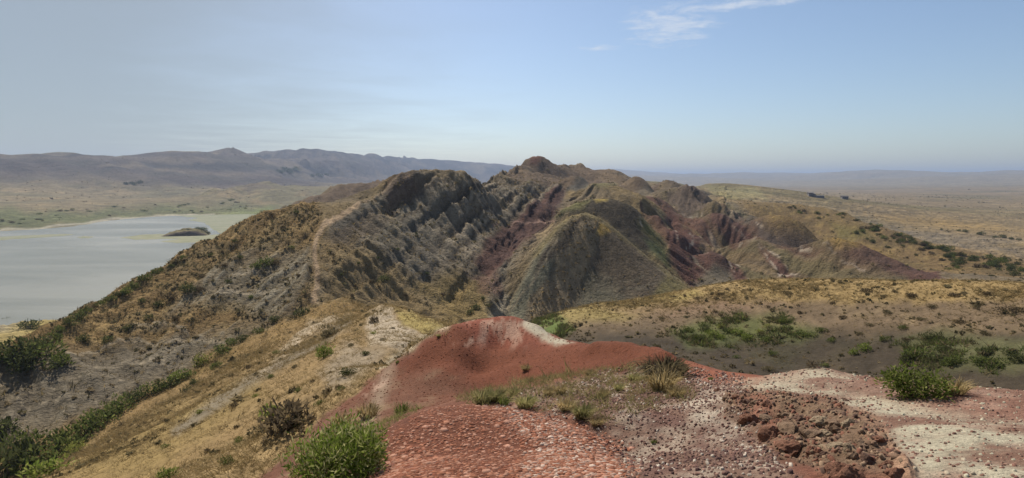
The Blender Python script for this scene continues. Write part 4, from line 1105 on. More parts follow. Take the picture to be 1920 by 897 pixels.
def domes(name, label, w, n, seed, size, cols, leaves=14, depth=1.0, grow=0.0, low=.8):
    """little rounded bushes: a dozen leaf clumps each"""
    p, g = spread(w, n, seed, depth)
    sz = size * np.exp(g.normal(size=n) * .4)
    if grow: sz = sz * np.maximum(1, np.hypot(p[:, 0], p[:, 1]) / grow)
    m = n * leaves; s_ = np.repeat(sz, leaves)[:, None]
    u = unit(g.normal(size=(m, 3))); u[:, 2] = np.abs(u[:, 2])
    c = np.repeat(p, leaves, axis=0) + u * s_ * np.array([.5, .5, .5 * low])
    d = unit(u + g.normal(size=(m, 3)) * .7) * s_ * .55
    sd_ = unit(np.cross(d, g.normal(size=(m, 3)))) * s_ * .3
    V = np.stack([c - sd_ - d * .4, c + sd_ - d * .4, c + d * .6], axis=1).reshape(-1, 3)
    k = g.integers(0, len(cols), n); cc = np.array(cols)[k] * (1 + .25 * g.uniform(-1, 1, (n, 1)))
    cc = np.repeat(cc, leaves * 3, axis=0); cc = np.concatenate([cc, np.ones((len(cc), 1))], axis=1)
    o = link(bpy.data.objects.new(name, mesh_np(name, V, np.arange(m * 3).reshape(-1, 3), mat_leaf, False, cc)))
    return tag(o, label, kind='stuff')
inview = ((PX > -160) & (PX < 2080)).astype(np.float32)
clump = sstep(-.1, .4, N1)
path_w = trail(path_pts, 6, 100, 200, 3, .25)
domes('spur_scrub', 'tiny dark scrub tufts covering the spur above the lake', spur * inview * (1 - path_w) * (1 - .7 * grey_sl) * (.3 + clump), 3000, 11, .46, G_SCRUB, 10)
tufts('spur_grass', 'dry brown grass tussocks covering the spur above the lake', spur * inview * (1 - path_w) * (1 - .75 * grey_sl), 9000, 12, .42, G_STRAW + G_DRY, 5)
fw = np.clip(face + .3 * mid * (PX < 1050) * (RD < 260), 0, 1) * (1 - path_w) * (1 - maroon) * inview * (1 - w_pyr)
domes('ridge_scrub', 'sparse dark scrub speckling the bedded ridge face', fw * (.25 + clump), 3600, 13, .42, G_SCRUB, 9)
tufts('ridge_grass', 'dry grass tufts on the bedded ridge face', fw * (.3 + sstep(0, .4, N2)), 7000, 14, .38, G_STRAW + G_DRY, 5)
midr = mid * inview * (1 - bad * .6) * (RD > 200) * (PX > 850) * (1 - maroon)
domes('hill_scrub', 'fine scrub speckling the badland hills and the central ridge', midr * (.2 + clump), 5200, 15, .62, G_SCRUB, 8, .6)
pyr_g = w_pyr * np.clip(area([(1070, 403), (1118, 412), (1122, 450), (1106, 500), (1080, 550), (1060, 605), (985, 605), (1000, 560), (1040, 520), (1052, 470), (1062, 430)], 138, 196, 8) + .06, 0, 1)
domes('pyramid_scrub', 'grey green scrub strip running down the pyramid shaped hill', pyr_g, 900, 16, .34, G_DRY + G_STRAW, 8)
domes('far_scrub', 'specks of scrub over the plains round the hills', far * inview * (RD < 3500) * sstep(0, .4, N6) * np.where(Z < -53.8, 0, 1), 3600, 17, .8, G_SCRUB, 6, .35, 700)
tufts('slope_grass', 'straw coloured dry grass covering the slope above the gully', gs * inview * (.25 + sstep(-.2, .4, N1)), 34000, 18, .15, G_STRAW, 5, .75, .45, grow=34, flat=.8, width=.045)
domes('slope_scrub', 'small dry scrub on the straw coloured slope', gs * inview * clump * sstep(20, 34, RD), 900, 19, .26, G_DRY + G_SCRUB, 12, .6)
mt = w_meadow * inview
tufts('meadow_top_grass', 'yellow dry grass on the top of the meadow hill', m_top * inview * (.4 + clump), 9000, 20, .24, G_STRAW, 5, .8, flat=.7)
tufts('meadow_flank_grass', 'thin dry grass on the dark flank of the meadow hill', mt * (.2 + clump) * (1 - .8 * m_low), 8000, 21, .20, G_STRAW + G_DRY, 5, .8, flat=.7)
domes('meadow_scrub', 'small dark scrub sprinkled on the flank of the meadow hill', mt * (.1 + sstep(.1, .5, N2)), 2200, 22, .24, G_SCRUB + G_DRY, 10)
gp = mt * np.maximum.reduce([area([(1260, 620), (1330, 600), (1440, 590), (1540, 620), (1500, 640), (1380, 645), (1290, 650)], 30, 92, 14), area([(1680, 650), (1760, 625), (1930, 645), (1930, 695), (1720, 690)], 30, 92, 16), area([(995, 605), (1045, 590), (1075, 620), (1060, 632), (1020, 625)], 55, 104, 8)])
tufts('meadow_green_grass', 'fresh green weeds growing in patches on the meadow flank', gp * sstep(-.15, .25, fbm(X, Y, 2.5, 3, .6, 1)), 3200, 23, .30, G_MID + G_DARK + G_DRY, 6)

# every bush of a group is told apart by colour and size
for grp in sorted({q[4] for q in SHRUBS}):
    mem = [q for q in SHRUBS if q[4] == grp]
    ws = sorted(q[1] for q in mem); lo, hi = ws[len(ws) // 3], ws[(2 * len(ws)) // 3]
    for (e, w, k, lab, _) in mem:
        size = 'small' if w < lo else ('large' if w > hi else 'medium sized')
        tail = lab[lab.index(next(x for x in ('bush', 'shrub', 'tree') if x in lab)):]
        e['label'] = size + ' ' + LOOK[k] + ' ' + tail
    ref = {'shrubs lining the gully': ', %s from saddle', 'shrubs of the upper gully': ', %s from saddle', 'bushes on the spur crest': ', %s from the footpath'}.get(grp)
    if ref:                                     # a row: count along it
        for i, q in enumerate(sorted(mem, key=lambda q: -math.atan2(q[0].location.x, q[0].location.y))):
            nth = str(i + 1) + ({1: 'st', 2: 'nd', 3: 'rd'}.get((i + 1) % 10, 'th') if (i + 1) not in (11, 12, 13) else 'th')
            q[0]['label'] = q[0]['label'] + ref % nth

# ------------------------------------------------------------------ foreground plants
def blade_mesh(name, seed, n, rad, h, wd, cols, droop=.35, lean=.5):
    """arching blades from one root: three-triangle strips"""
    g = np.random.default_rng(seed)
    a = g.uniform(0, 6.28, n); b = np.stack([np.cos(a), np.sin(a), np.zeros(n)], 1)
    root = b * (rad * .35 * np.sqrt(g.uniform(0, 1, n)))[:, None]
    root[:, 2] = -.02
    L = h * g.uniform(.55, 1.15, n)
    ln = lean * g.uniform(.1, 1.2, n)
    up = np.array([0, 0, 1.0])
    m = root + (up * .55 + b * (ln * .35)[:, None] + g.normal(size=(n, 3)) * .04) * L[:, None]
    tp = root + (up * (1 - droop * ln)[:, None] + b * (ln * .95)[:, None] + g.normal(size=(n, 3)) * .08) * L[:, None]
    sd_ = np.stack([-np.sin(a + .8), np.cos(a + .8), np.zeros(n)], 1) * wd * .5
    V = np.stack([root - sd_ * .6, root + sd_ * .6, m + sd_, m - sd_, tp], 1).reshape(-1, 3)
    o_ = np.arange(n)[:, None] * 5
    Fc = np.concatenate([o_ + [0, 1, 2], o_ + [0, 2, 3], o_ + [3, 2, 4]], 1).reshape(-1, 3)
    return mesh_np(name, V, Fc, mat_grass, False, vary(cols, n, 5, g))
def near_plant(name, meshes, px, py, width, label, cat, dmin, tall=1.0, group=None, seed=0):
    """meshes have radius 1; the foot is at the pixel"""
    loc, d = ground(px, py, dmin)
    rad = width * .5 * math.hypot(d, CAM_Z - loc.z) / F_PX
    e = link(bpy.data.objects.new(name, None)); e.location = loc; e.scale = (rad, rad, rad * tall); e.rotation_euler = (0, 0, random.uniform(0, 6.28))
    e.empty_display_size = .1
    for nm, me in meshes:
        c = link(bpy.data.objects.new(nm, me)); c.parent = e
    return tag(e, label, cat, group)
G_HERO = [(.150, .205, .032), (.205, .255, .050), (.115, .165, .026), (.27, .29, .095), (.38, .37, .17)]
hero_f = foliage_mesh('leaves', 901, 6500, 22, .95, .11, .026, G_HERO, up=.5, out=.6, shell=.2, wild=.85)
near_plant('green_bush', (('foliage', hero_f), ('stem', stems_mesh('stem_green', 902, 18, .9, .012))), 640, 905, 205, 'big feathery bright green bush beside the cracked red mound', 'bush', 3.2, 1.15)
crest_f = foliage_mesh('leaves', 911, 1700, 14, .8, .15, .045, G_FRESH + G_FRESH + G_MID, up=.4, out=.7, shell=.3, wild=.85)
near_plant('crest_bush', (('foliage', crest_f), ('stem', stems_mesh('stem_crest', 912, 16, .8, .012))), 1712, 744, 118, 'low green leafy bush on the pale clay crest', 'bush', 4, .95)
dead_f = blade_mesh('dead_blades', 921, 620, 1.6, .95, .05, G_BROWN + [(.04, .035, .028)] + G_DRY, .55, 1.1)
near_plant('dead_shrub', (('foliage', dead_f), ('stem', stems_mesh('stem_dead', 922, 16, .5, .02, .9))), 1245, 706, 96, 'dead dark shrub with arching stems on the clay crest', 'shrub', 6, .85)
near_plant('dry_clump', (('foliage', foliage_mesh('dry_clump_twigs', 931, 260, 8, .8, .3, .06, G_BROWN + [(.035, .03, .026)], up=.3)), ('stem', stems_mesh('stem_clump', 932, 8, .6, .03))), 1527, 693, 30, 'dark dried plant clump on top of the pale clay hump', 'dry plant', 5)
TUFT = {'pale': [blade_mesh('pale_blades', 940 + i, 320, 1.3, 1.15, .045, [(.34, .30, .13), (.28, .26, .11), (.40, .35, .18), (.22, .22, .08)], .4, .9) for i in range(3)],
        'straw': [blade_mesh('straw_blades', 950 + i, 280, 1.3, 1.1, .045, [(.36, .27, .13), (.30, .22, .10), (.42, .34, .19)], .4, .95) for i in range(3)],
        'green': [blade_mesh('green_blades', 960 + i, 170, .9, 1.0, .04, G_FRESH + G_MID, .4, .75) for i in range(2)]}
for (x, y, w, k, lab) in (
        (905, 757, 52, 'pale', 'pale tussock against the dark red slope, beside the mound'), (945, 762, 40, 'green', 'green weed tuft sprouting behind the crest of the cracked mound'), (930, 754, 46, 'pale', 'bushy pale tussock above the green weed tuft'),
        (985, 768, 50, 'pale', 'round pale green tussock by the white rubble'), (962, 742, 30, 'pale', 'small tussock on the lower edge of the red slope'), (1062, 770, 46, 'straw', 'straw tussock on the white rubble behind the mound'),
        (1092, 785, 54, 'pale', 'tall pale tussock where mound and rubble meet'), (1118, 800, 34, 'straw', 'short straw tuft under the tall pale tussock'), (1050, 738, 36, 'straw', 'wispy straw tuft below the red slope'),
        (1028, 742, 30, 'straw', 'thin dry tuft between rubble and red slope'), (1242, 732, 76, 'straw', 'wide golden tussock in front of the dead dark shrub'), (1188, 716, 32, 'pale', 'pale green tussock beside the dead dark shrub'),
        (985, 697, 24, 'straw', 'sparse straw tuft alone high on the red slope'), (1105, 704, 24, 'straw', 'sparse tuft under the red crest'), (752, 778, 52, 'green', 'thin green weeds on the red slope beyond the mound'),
        (690, 785, 56, 'straw', 'wispy dry weeds on the streaked red slope'), (640, 800, 44, 'straw', 'dry weeds above the big green bush'), (745, 684, 14, 'green', 'tiny green tuft on the rim of the red slope'),
        (1332, 714, 16, 'green', 'tiny green sprig on the clay crest past the dead shrub'), (822, 632, 12, 'pale', 'tiny tuft where the red dome meets the grassy knob'), (1225, 833, 20, 'green', 'small green sprig in the purple gravel'),
        (1790, 742, 50, 'straw', 'dry grass trailing from the green leafy bush'), (1268, 745, 40, 'straw', 'short golden tuft below the dead shrub'), (700, 872, 40, 'straw', 'dry yellow tuft at the edge of the big green bush'),
        (1130, 745, 30, 'straw', 'faded tuft in the middle of the rubble flat'), (1160, 735, 26, 'pale', 'pale tuft on the rubble flat above the purple gravel')):
    dm = 3.0 if y > 700 else 7
    near_plant('grass_tuft', (('blades', random.choice(TUFT[k])),), x, y, w, lab, 'grass tuft', dm, 1.0 if k != 'green' else .9, 'grass tufts on the clay ridge')

tufts('rubble_grass', 'thin dry grass growing through the pale rubble under the red slope', area([(870, 752), (1000, 712), (1180, 695), (1270, 700), (1300, 740), (1150, 795), (1080, 785)], 5.5, 11, 10) * inview, 900, 41, .085, [(.36, .29, .14), (.30, .25, .11), (.24, .22, .09)], 8, .6, width=.035)
tufts('slope_weeds', 'wispy weeds on the streaked red slope past the mound', area([(640, 770), (720, 740), (800, 760), (720, 810), (640, 850), (560, 890)], 5, 14, 14) * inview, 500, 42, .10, [(.30, .25, .12), (.20, .19, .07), (.15, .17, .05)], 8, .6, width=.035)
# ------------------------------------------------------------------ clods, stones
def clod_mesh(name, seed, mat, flat=.7, sub=3):
    import bmesh
    bm = bmesh.new(); bmesh.ops.create_icosphere(bm, subdivisions=sub, radius=1.0)
    g = np.random.default_rng(seed); off = g.uniform(0, 90, 2)
    P_ = np.array([v.co for v in bm.verts])
    q = P_ * g.uniform(.8, 1.25, 3)
    n1 = fbm(q[:, 0] + q[:, 2] * .7 + off[0], q[:, 1] - q[:, 2] * .6 + off[1], .9, 4, .6, seed % 5)
    n2 = np.abs(fbm(q[:, 0] * 1.3 - q[:, 2] + off[1], q[:, 1] + q[:, 2] * .5 + off[0], .55, 3, .6, (seed + 3) % 5))
    pn = unit(g.normal(size=(13, 3))); pd = g.uniform(.62, 1.0, 13)
    dots = P_ @ pn.T
    facet = np.min(np.where(dots > .05, pd[None, :] / np.maximum(dots, .05), 9.0), axis=1)
    rr = np.minimum(facet, 1.25) + .30 * n1 - .42 * n2 + .06 * fbm(q[:, 0] * 5 + q[:, 2] * 4, q[:, 1] * 5 - q[:, 2] * 3, .7, 3, .6, 2)
    for v, k in zip(bm.verts, rr):
        v.co *= float(k); v.co.z *= flat
    me = bpy.data.meshes.new(name); bm.to_mesh(me); bm.free()
    me.materials.append(mat)
    return me
def clay_mat(name, c1, c2):
    m, nt, bs = new_mat(name); t = NT(nt)
    p = t.n('ShaderNodeNewGeometry').outputs['Position']
    col = t.mix(t.mapr(t.noise(p, 14, 5, .65), .3, .7), c1 + (1,), c2 + (1,))
    col = t.mix(1.0, col, t.mapr(t.noise(p, 90, 4, .7), .3, .7, .65, 1.3), 'MULTIPLY')
    t.l(col, bs.inputs['Base Color']); bs.inputs['Roughness'].default_value = .95; bs.inputs['Specular IOR Level'].default_value = .1
    b = t.n('ShaderNodeBump'); b.inputs['Strength'].default_value = .9; b.inputs['Distance'].default_value = .02
    t.l(t.noise(p, 40, 7, .7), b.inputs['Height']); t.l(b.outputs[0], bs.inputs['Normal'])
    return m
CLAY = {'brown': clay_mat('brown_clay', (.15, .095, .062), (.225, .155, .105)), 'red': clay_mat('red_clay', (.140, .066, .043), (.20, .105, .070)), 'tan': clay_mat('tan_clay', (.205, .15, .098), (.28, .215, .145)), 'dark': clay_mat('dark_clay', (.085, .05, .038), (.14, .085, .062)), 'white': clay_mat('white_stone', (.58, .54, .46), (.7, .66, .58))}
CM = {k: [clod_mesh('clod_' + k, 60 + i * 3 + len(k), CLAY[k], .68 + .08 * i) for i in range(4)] for k in CLAY}
def clod(name, px, py, w, k, label, cat='clod', group=None, dmin=2.6, sink=.25):
    loc, d = ground(px, py, dmin)
    rad = w * .46 * math.hypot(d, CAM_Z - loc.z) / F_PX
    o = link(bpy.data.objects.new(name, random.choice(CM[k]))); o.location = loc + Vector((0, 0, rad * (.30 - sink * 1.6)))
    o.scale = (rad, rad * random.uniform(.8, 1.1), rad * random.uniform(.8, 1.1)); o.rotation_euler = (random.uniform(-.3, .3), random.uniform(-.3, .3), random.uniform(0, 6.28))
    return tag(o, label, cat, group)
for (x, y, w, k, lab) in ((1406, 792, 44, 'red', 'flat reddish clay lump at the upper end of the eroded bank'), (1437, 795, 32, 'brown', 'brown clay lump beside the flat reddish one in the bank'), (1448, 818, 44, 'red', 'sloping red clay slab on the bank edge'),
        (1478, 812, 52, 'brown', 'big brown clay lump in the middle of the eroded bank'), (1517, 822, 48, 'brown', 'roundest brown clay boulder overhanging the shaded hollow'), (1545, 818, 30, 'tan', 'small tan lump wedged beside the roundest boulder'),
        (1573, 816, 34, 'brown', 'brown lump on the upper bank near the orange rim'), (1481, 848, 46, 'red', 'low red clay slab at the foot of the bank'), (1524, 853, 26, 'red', 'small upright red lump in front of the shaded hollow'),
        (1547, 856, 24, 'dark', 'dark lump inside the shaded hollow of the bank'), (1562, 842, 54, 'tan', 'largest tan clay boulder near the foot of the bank'), (1592, 850, 32, 'tan', 'tan lump leaning on the largest tan boulder'),
        (1600, 862, 26, 'brown', 'small brown lump downhill of the tan boulders'), (1574, 884, 42, 'red', 'rounded red clay ball resting on the gravel at the foot of the bank'), (1533, 794, 40, 'tan', 'broad tan lump high in the eroded bank'),
        (1562, 798, 36, 'brown', 'cracked brown lump high in the bank beside the broad tan one'), (1590, 800, 34, 'tan', 'tan lump under the orange rim of the bank'), (1472, 784, 34, 'brown', 'brown lump just under the upper rim of the bank'),
        (1500, 790, 30, 'dark', 'dark crumbly lump under the upper rim'), (1618, 838, 28, 'brown', 'brown lump between tan boulders and red pillars'), (1625, 868, 30, 'dark', 'dark crumbly lump beside the red pillars'),
        (1648, 836, 24, 'red', 'topmost red block of the narrow pillar row'), (1656, 856, 26, 'red', 'second red block of the narrow pillar row'), (1666, 876, 28, 'red', 'third red block of the narrow pillar row'), (1677, 895, 30, 'red', 'lowest red block of the narrow pillar row'),
        (1347, 735, 16, 'red', 'red lump starting the small row of lumps above the bank'), (1362, 748, 18, 'brown', 'brown lump in the small row above the bank'), (1378, 752, 18, 'red', 'red lump midway along the small row above the bank'),
        (1395, 760, 24, 'dark', 'dark largest lump of the small row above the bank'), (1418, 758, 18, 'brown', 'brown lump ending the small row above the bank'), (1438, 762, 16, 'red', 'little red lump past the end of the small row'), (1595, 897, 40, 'red', 'broken red slab below the rounded red ball')):
    clod('clay_clod', x, y, w, k, lab, 'clod', 'clay clods of the eroded bank')
clod('white_stone', 1382, 806, 10, 'white', 'small white stone on the gravel beside the bank', 'stone')
clod('dark_stone', 1582, 752, 16, 'dark', 'dark stone on the pale clay above the bank', 'stone')
clod('dark_stone', 1165, 865, 14, 'dark', 'dark stone in the purple gravel below the mound', 'stone')
clod('dark_stone', 1072, 725, 10, 'dark', 'small dark stone on the white rubble below the red slope', 'stone')

def plates(name, label, w, n, seed, size, cols, depth=.8, thick=.35, tilt=.22, sides=5, mat=None, grow=0.0):
    """flat chips of dried clay: five-sided slabs lying on the ground"""
    p, g = spread(w, n, seed, depth)
    sz = size * np.exp(np.clip(g.normal(size=n) * .45, -1, .6))
    if grow: sz = sz * np.maximum(1, np.hypot(p[:, 0], p[:, 1]) / grow)
    e_ = .04
    hx = (height(p[:, 0] + e_, p[:, 1]) - height(p[:, 0] - e_, p[:, 1])) / (2 * e_); hy = (height(p[:, 0], p[:, 1] + e_) - height(p[:, 0], p[:, 1] - e_)) / (2 * e_)
    nr = unit(np.stack([-hx, -hy, np.ones(n)], 1) + g.normal(size=(n, 3)) * tilt)
    t1 = unit(np.cross(nr, g.normal(size=(n, 3)))); t2 = np.cross(nr, t1)
    a = (np.arange(sides) / sides * 2 * math.pi)[None, :] + g.uniform(-.35, .35, (n, sides)); rr = sz[:, None] * .5 * g.uniform(.75, 1.2, (n, sides))
    ring = t1[:, None, :] * (np.cos(a) * rr)[..., None] + t2[:, None, :] * (np.sin(a) * rr)[..., None]
    th = (sz * thick * g.uniform(.5, 1.2, n))[:, None, None]
    top = p[:, None, :] + ring * .86 + nr[:, None, :] * th; bot = p[:, None, :] + ring - nr[:, None, :] * th * .5
    V = np.concatenate([top, bot], 1).reshape(-1, 3); o_ = np.arange(n)[:, None] * 2 * sides
    tri = []
    for k in range(1, sides - 1): tri.append([0, k, k + 1])
    for k in range(sides):
        k2 = (k + 1) % sides; tri += [[sides + k, sides + k2, k2], [sides + k, k2, k]]
    Fc = np.concatenate([o_ + q for q in tri], 1).reshape(-1, 3)
    k = g.integers(0, len(cols), n); cc = np.array(cols)[k] * (1 + .22 * g.uniform(-1, 1, (n, 1)))
    cc = np.concatenate([np.repeat(cc, 2 * sides, 0), np.ones((n * 2 * sides, 1))], 1)
    o = link(bpy.data.objects.new(name, mesh_np(name, V, Fc, mat, False, cc)))
    return tag(o, label, kind='stuff')
m_chip, nt, bs = new_mat('clay_chips'); t = NT(nt)
t.l(t.mix(1.0, t.n('ShaderNodeAttribute', attribute_name='soil').outputs['Color'], t.mapr(t.noise(t.n('ShaderNodeNewGeometry').outputs['Position'], 60, 4, .7), .3, .7, .75, 1.25), 'MULTIPLY'), bs.inputs['Base Color'])
bs.inputs['Roughness'].default_value = .95; bs.inputs['Specular IOR Level'].default_value = .1
CH_RED = [(.235, .098, .058), (.275, .128, .082), (.195, .074, .044), (.32, .172, .122)]
CH_DEEP = [(.145, .050, .027), (.12, .042, .024), (.17, .066, .040)]
CH_MIX = [(.125, .068, .058), (.17, .10, .078), (.40, .34, .28), (.23, .14, .108), (.19, .12, .095), (.095, .055, .05), (.14, .08, .065)]
CH_PALE = [(.40, .37, .28), (.33, .28, .21), (.24, .15, .112), (.20, .11, .085)]
chip_w = area([(690, 850), (720, 812), (780, 776), (870, 758), (960, 766), (1070, 795), (1150, 832), (1200, 880), (1190, 920), (680, 920)], 2.4, 7.0, 26, 2.0)
pal_m = area([(960, 780), (1060, 800), (1180, 880), (1180, 920), (980, 920), (1000, 850)], 2, 6.5, 28)
plates('red_clay_chips', 'cracked chips of dried red clay covering the near mound', chip_w * inview * (1 - .5 * pal_m), 9500, 31, .019, CH_RED, .7, .14, .13, 5, m_chip)
plates('red_clay_flakes', 'larger flat flakes of red clay on the near mound', chip_w * inview * (1 - .5 * pal_m) * sstep(-.3, .4, N4), 2600, 37, .036, CH_RED, .75, .10, .09, 5, m_chip)
plates('pale_clay_chips', 'pale pinkish chips on the side of the near mound', mound * inview * pal_m, 3000, 32, .026, CH_RED + [(.42, .32, .26), (.36, .25, .195)], .75, .15, .14, 5, m_chip)
plates('deep_red_crumbs', 'crumbs of deep red clay on the red slope and dome', (redz + .6 * slope_l) * inview * (RD > 5.5), 6000, 33, .017, CH_DEEP, .5, .25, .2, 4, m_chip, grow=9)
plates('purple_gravel', 'purple brown and white gravel below the dead shrub', brown * inview, 7500, 34, .017, CH_MIX, .7, .5, .4, 4, m_chip, grow=6)
plates('pale_crumbs', 'pale clay crumbs on the crest past the eroded bank', (right + .3 * pale) * inview, 3000, 35, .014, CH_PALE + [(.20, .105, .08), (.15, .08, .065)], .7, .4, .3, 4, m_chip, grow=5.5)
plates('bank_crumbs', 'small crumbs of brown clay in the eroded bank', lump * inview, 1500, 36, .020, [(.15, .095, .065), (.22, .15, .10), (.20, .095, .065), (.10, .062, .048)], .8, .7, .5, 4, m_chip)

# ------------------------------------------------------------------ things round the lake and on the plain
def on_lake(px, py):
    a, t_ = pix_dir(px, py); d = (LAKE_Z - CAM_Z) / t_
    return d * math.sin(a), d * math.cos(a)
def flat_mat(name, c1, c2, sc=.08):
    m, nt, bs = new_mat(name); t = NT(nt)
    p = t.n('ShaderNodeNewGeometry').outputs['Position']
    t.l(t.mix(t.mapr(t.noise(p, sc, 6, .65), .35, .65), c1 + (1,), c2 + (1,)), bs.inputs['Base Color']); bs.inputs['Roughness'].default_value = .9
    return m
m_mud = flat_mat('reedy_mud', (.115, .125, .05), (.19, .18, .10)); m_marsh = flat_mat('marsh', (.105, .122, .055), (.17, .165, .10))
for pl_, m_, lab in (([(225, 446), (262, 441), (300, 439), (345, 442), (395, 441), (440, 437), (475, 432), (470, 442), (420, 450), (372, 455), (330, 456), (300, 453), (340, 448), (290, 449), (255, 450)], m_mud, 'green muddy spit in the lake in front of the islet'),
        ([(330, 405), (400, 402), (520, 399), (520, 408), (470, 424), (440, 437), (412, 438), (396, 428), (384, 418), (352, 413), (370, 409)], m_marsh, 'tan marsh flat filling the end of the lake'),
        ([(-40, 447), (40, 442), (120, 439), (142, 440), (118, 443), (40, 448), (-40, 453)], m_marsh, 'long thin mud bar in the open lake'), ([(144, 445), (160, 443), (176, 444), (168, 447), (150, 447)], m_marsh, 'short mud bar beside the long one')):
    pts = []
    for i in range(len(pl_)):                           # ragged shoreline
        p0, p1 = pl_[i], pl_[(i + 1) % len(pl_)]
        for q in range(5):
            f = q / 5; pts.append((p0[0] * (1 - f) + p1[0] * f + (random.uniform(-2.2, 2.2) if q else 0), p0[1] * (1 - f) + p1[1] * f + (random.uniform(-.45, .45) if q else 0)))
    me = bpy.data.meshes.new('mudflat'); me.from_pydata([on_lake(*q) + (LAKE_Z + .05,) for q in pts], [], [tuple(range(len(pts)))]); me.materials.append(m_)
    tag(link(bpy.data.objects.new('mudflat', me)), lab, kind='structure')
# islet
ix0, iy0 = on_lake(303, 442); ix1, iy1 = on_lake(394, 440)
icx, icy = (ix0 + ix1) / 2, (iy0 + iy1) / 2; iw = math.hypot(ix1 - ix0, iy1 - iy0) / 2
nu, nvv = 64, 32
uu, vv = np.meshgrid(np.linspace(-1, 1, nu), np.linspace(-1, 1, nvv), indexing='ij')
prof = np.interp(uu, [-1, -.75, -.3, .1, .5, .8, 1], [0, .35, .8, 1, .9, .6, 0])
sec = np.clip(1 - np.abs(vv) ** 2.5, 0, 1) ** .6
zz = prof * sec * 7.0 * (1 + .25 * fbm(uu * 3 + 9, vv * 3, .8, 3, .5, 1)) - .6
dirx, diry = (ix1 - ix0) / (2 * iw), (iy1 - iy0) / (2 * iw)
gx = icx + dirx * uu * iw - diry * vv * 13; gy = icy + diry * uu * iw + dirx * vv * 13
Vi = np.stack([gx, gy, LAKE_Z + zz], -1).reshape(-1, 3)
a_, b_ = np.meshgrid(np.arange(nu - 1), np.arange(nvv - 1), indexing='ij')
Fi = np.stack([a_ * nvv + b_, (a_ + 1) * nvv + b_, (a_ + 1) * nvv + b_ + 1, a_ * nvv + b_ + 1], -1).reshape(-1, 4)
steep = sstep(.55, .85, np.abs(vv))
ic = np.where(steep[..., None] > .5, np.array([.12, .092, .068]), np.array([.20, .165, .08])) * (1 + .3 * fbm(uu * 5, vv * 5, .7, 3, .5, 2))[..., None]
tag(link(bpy.data.objects.new('islet', mesh_np('islet', Vi, Fi, mat_mid, True, np.concatenate([ic.reshape(-1, 3), np.ones((nu * nvv, 1))], 1)))), 'low rocky islet with a bush at one end in the lake', kind='structure')
for (u_, r_, k, lab) in ((.72, 5.5, 'dark', 'largest dark bush on the end of the islet'), (.5, 4.0, 'dark', 'dark bush next to the largest one on the islet'), (.1, 2.2, 'mid', 'small bush on the highest point of the islet'), (-.1, 1.8, 'mid', 'tiny bush on the islet top'), (.9, 3.0, 'dark', 'low bush at the very tip of the islet'), (-.6, 1.8, 'mid', 'tiny bush on the thin end of the islet')):
    o = link(bpy.data.objects.new('islet_bush', random.choice(PROTO[k])[0])); zt = float(np.interp(u_, [-1, -.75, -.3, .1, .5, .8, 1], [0, .35, .8, 1, .9, .6, 0])) * 6.2
    o.location = (icx + dirx * u_ * iw, icy + diry * u_ * iw, LAKE_Z + zt - .8); o.scale = (r_, r_, r_ * .8); tag(o, lab, 'bush')
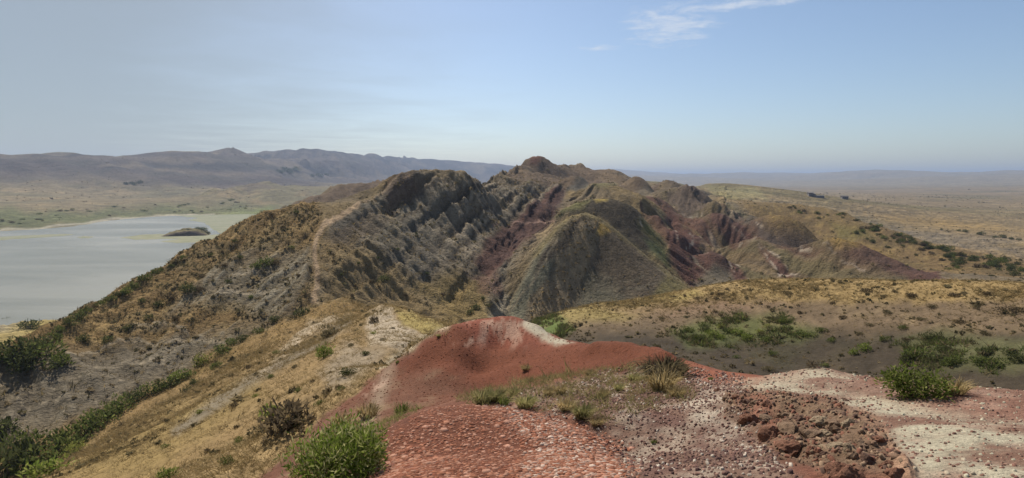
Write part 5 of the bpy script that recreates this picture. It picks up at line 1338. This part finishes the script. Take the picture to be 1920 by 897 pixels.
# farm buildings far out on the plain
m_wall = flat_mat('grey_wall', (.12, .11, .115), (.17, .155, .155), .5); m_roof = flat_mat('dark_roof', (.075, .068, .072), (.11, .10, .10), .6); m_pane = flat_mat('dark_pane', (.02, .022, .028), (.03, .03, .035), .5)
def building(px, py, wpx, hpx, depth, storeys, bays, label):
    loc, d = ground(px, py, 700); k = d / F_PX * 1.15
    w, h = wpx * k, hpx * k
    e = link(bpy.data.objects.new('farm_building', None)); e.location = loc; e.rotation_euler = (0, 0, -math.atan2(loc.x, loc.y) + .25)
    tag(e, label, 'building', 'buildings on the plain')
    def box(nm, x0, x1, y0, y1, z0, z1, m, par):
        me = bpy.data.meshes.new(nm); v = [(x, y, z) for z in (z0, z1) for x, y in ((x0, y0), (x1, y0), (x1, y1), (x0, y1))]
        me.from_pydata(v, [], [(3, 2, 1, 0), (4, 5, 6, 7), (0, 1, 5, 4), (1, 2, 6, 5), (2, 3, 7, 6), (3, 0, 4, 7)]); me.materials.append(m)
        c = link(bpy.data.objects.new(nm, me)); c.parent = par; return c
    box('wall', -w / 2, w / 2, -depth / 2, depth / 2, -1.5, h * .8, m_wall, e)
    me = bpy.data.meshes.new('roof'); a_ = w / 2 + .5; b_ = depth / 2 + .5; z0, z1 = h * .8 + .003, h
    me.from_pydata([(-a_, -b_, z0), (a_, -b_, z0), (a_, b_, z0), (-a_, b_, z0), (-a_, 0, z1), (a_, 0, z1)], [], [(0, 1, 5, 4), (2, 3, 4, 5), (0, 4, 3), (1, 2, 5), (3, 2, 1, 0)]); me.materials.append(m_roof)
    c = link(bpy.data.objects.new('roof', me)); c.parent = e
    for st in range(storeys):
        for b in range(bays):
            xc = -w / 2 + w * (b + .5) / bays; zc_ = h * .8 * (st + .55) / storeys
            box('window', xc - w / bays * .22, xc + w / bays * .22, -depth / 2 - .05, -depth / 2 + .02, zc_ - h * .12 / storeys * 1.4, zc_ + h * .16 / storeys, m_pane, e)
building(1519, 369.5, 6.0, 5.2, 9, 2, 3, 'tall grey block at the end of the farm on the plain')
building(1525.5, 369.5, 3.6, 4.0, 8, 1, 2, 'small grey block joined close to the tall farm block')
building(1534.5, 370.8, 13, 2.8, 10, 1, 6, 'long low shed of the farm on the plain')
building(1583, 373.5, 8.0, 4.6, 10, 1, 3, 'lone grey barn standing apart on the plain')

# ------------------------------------------------------------------ air
m_haze = bpy.data.materials.new('haze_air'); m_haze.use_nodes = True
nt = m_haze.node_tree; nt.nodes.clear()
ho = nt.nodes.new('ShaderNodeOutputMaterial'); hv = nt.nodes.new('ShaderNodeVolumePrincipled')
hv.inputs['Color'].default_value = (0.46, 0.59, 0.84, 1)
hv.inputs['Density'].default_value = 1.1e-4
hv.inputs['Anisotropy'].default_value = 0.2
nt.links.new(hv.outputs[0], ho.inputs['Volume'])
zlo, zhi = float(ZW.min()) - 1.0, float(ZW.max()) + 12
L = 27500.0
hvx = [(sx * L, sy * L, z) for z in (zlo, zhi) for sx, sy in ((-1, -1), (1, -1), (1, 1), (-1, 1))]
me = bpy.data.meshes.new('haze')
me.from_pydata(hvx, [], [(3, 2, 1, 0), (4, 5, 6, 7), (0, 1, 5, 4), (1, 2, 6, 5), (2, 3, 7, 6), (3, 0, 4, 7)])
me.materials.append(m_haze)
o = link(bpy.data.objects.new('haze', me))
tag(o, 'pale dry haze in the air over the whole valley', kind='stuff')
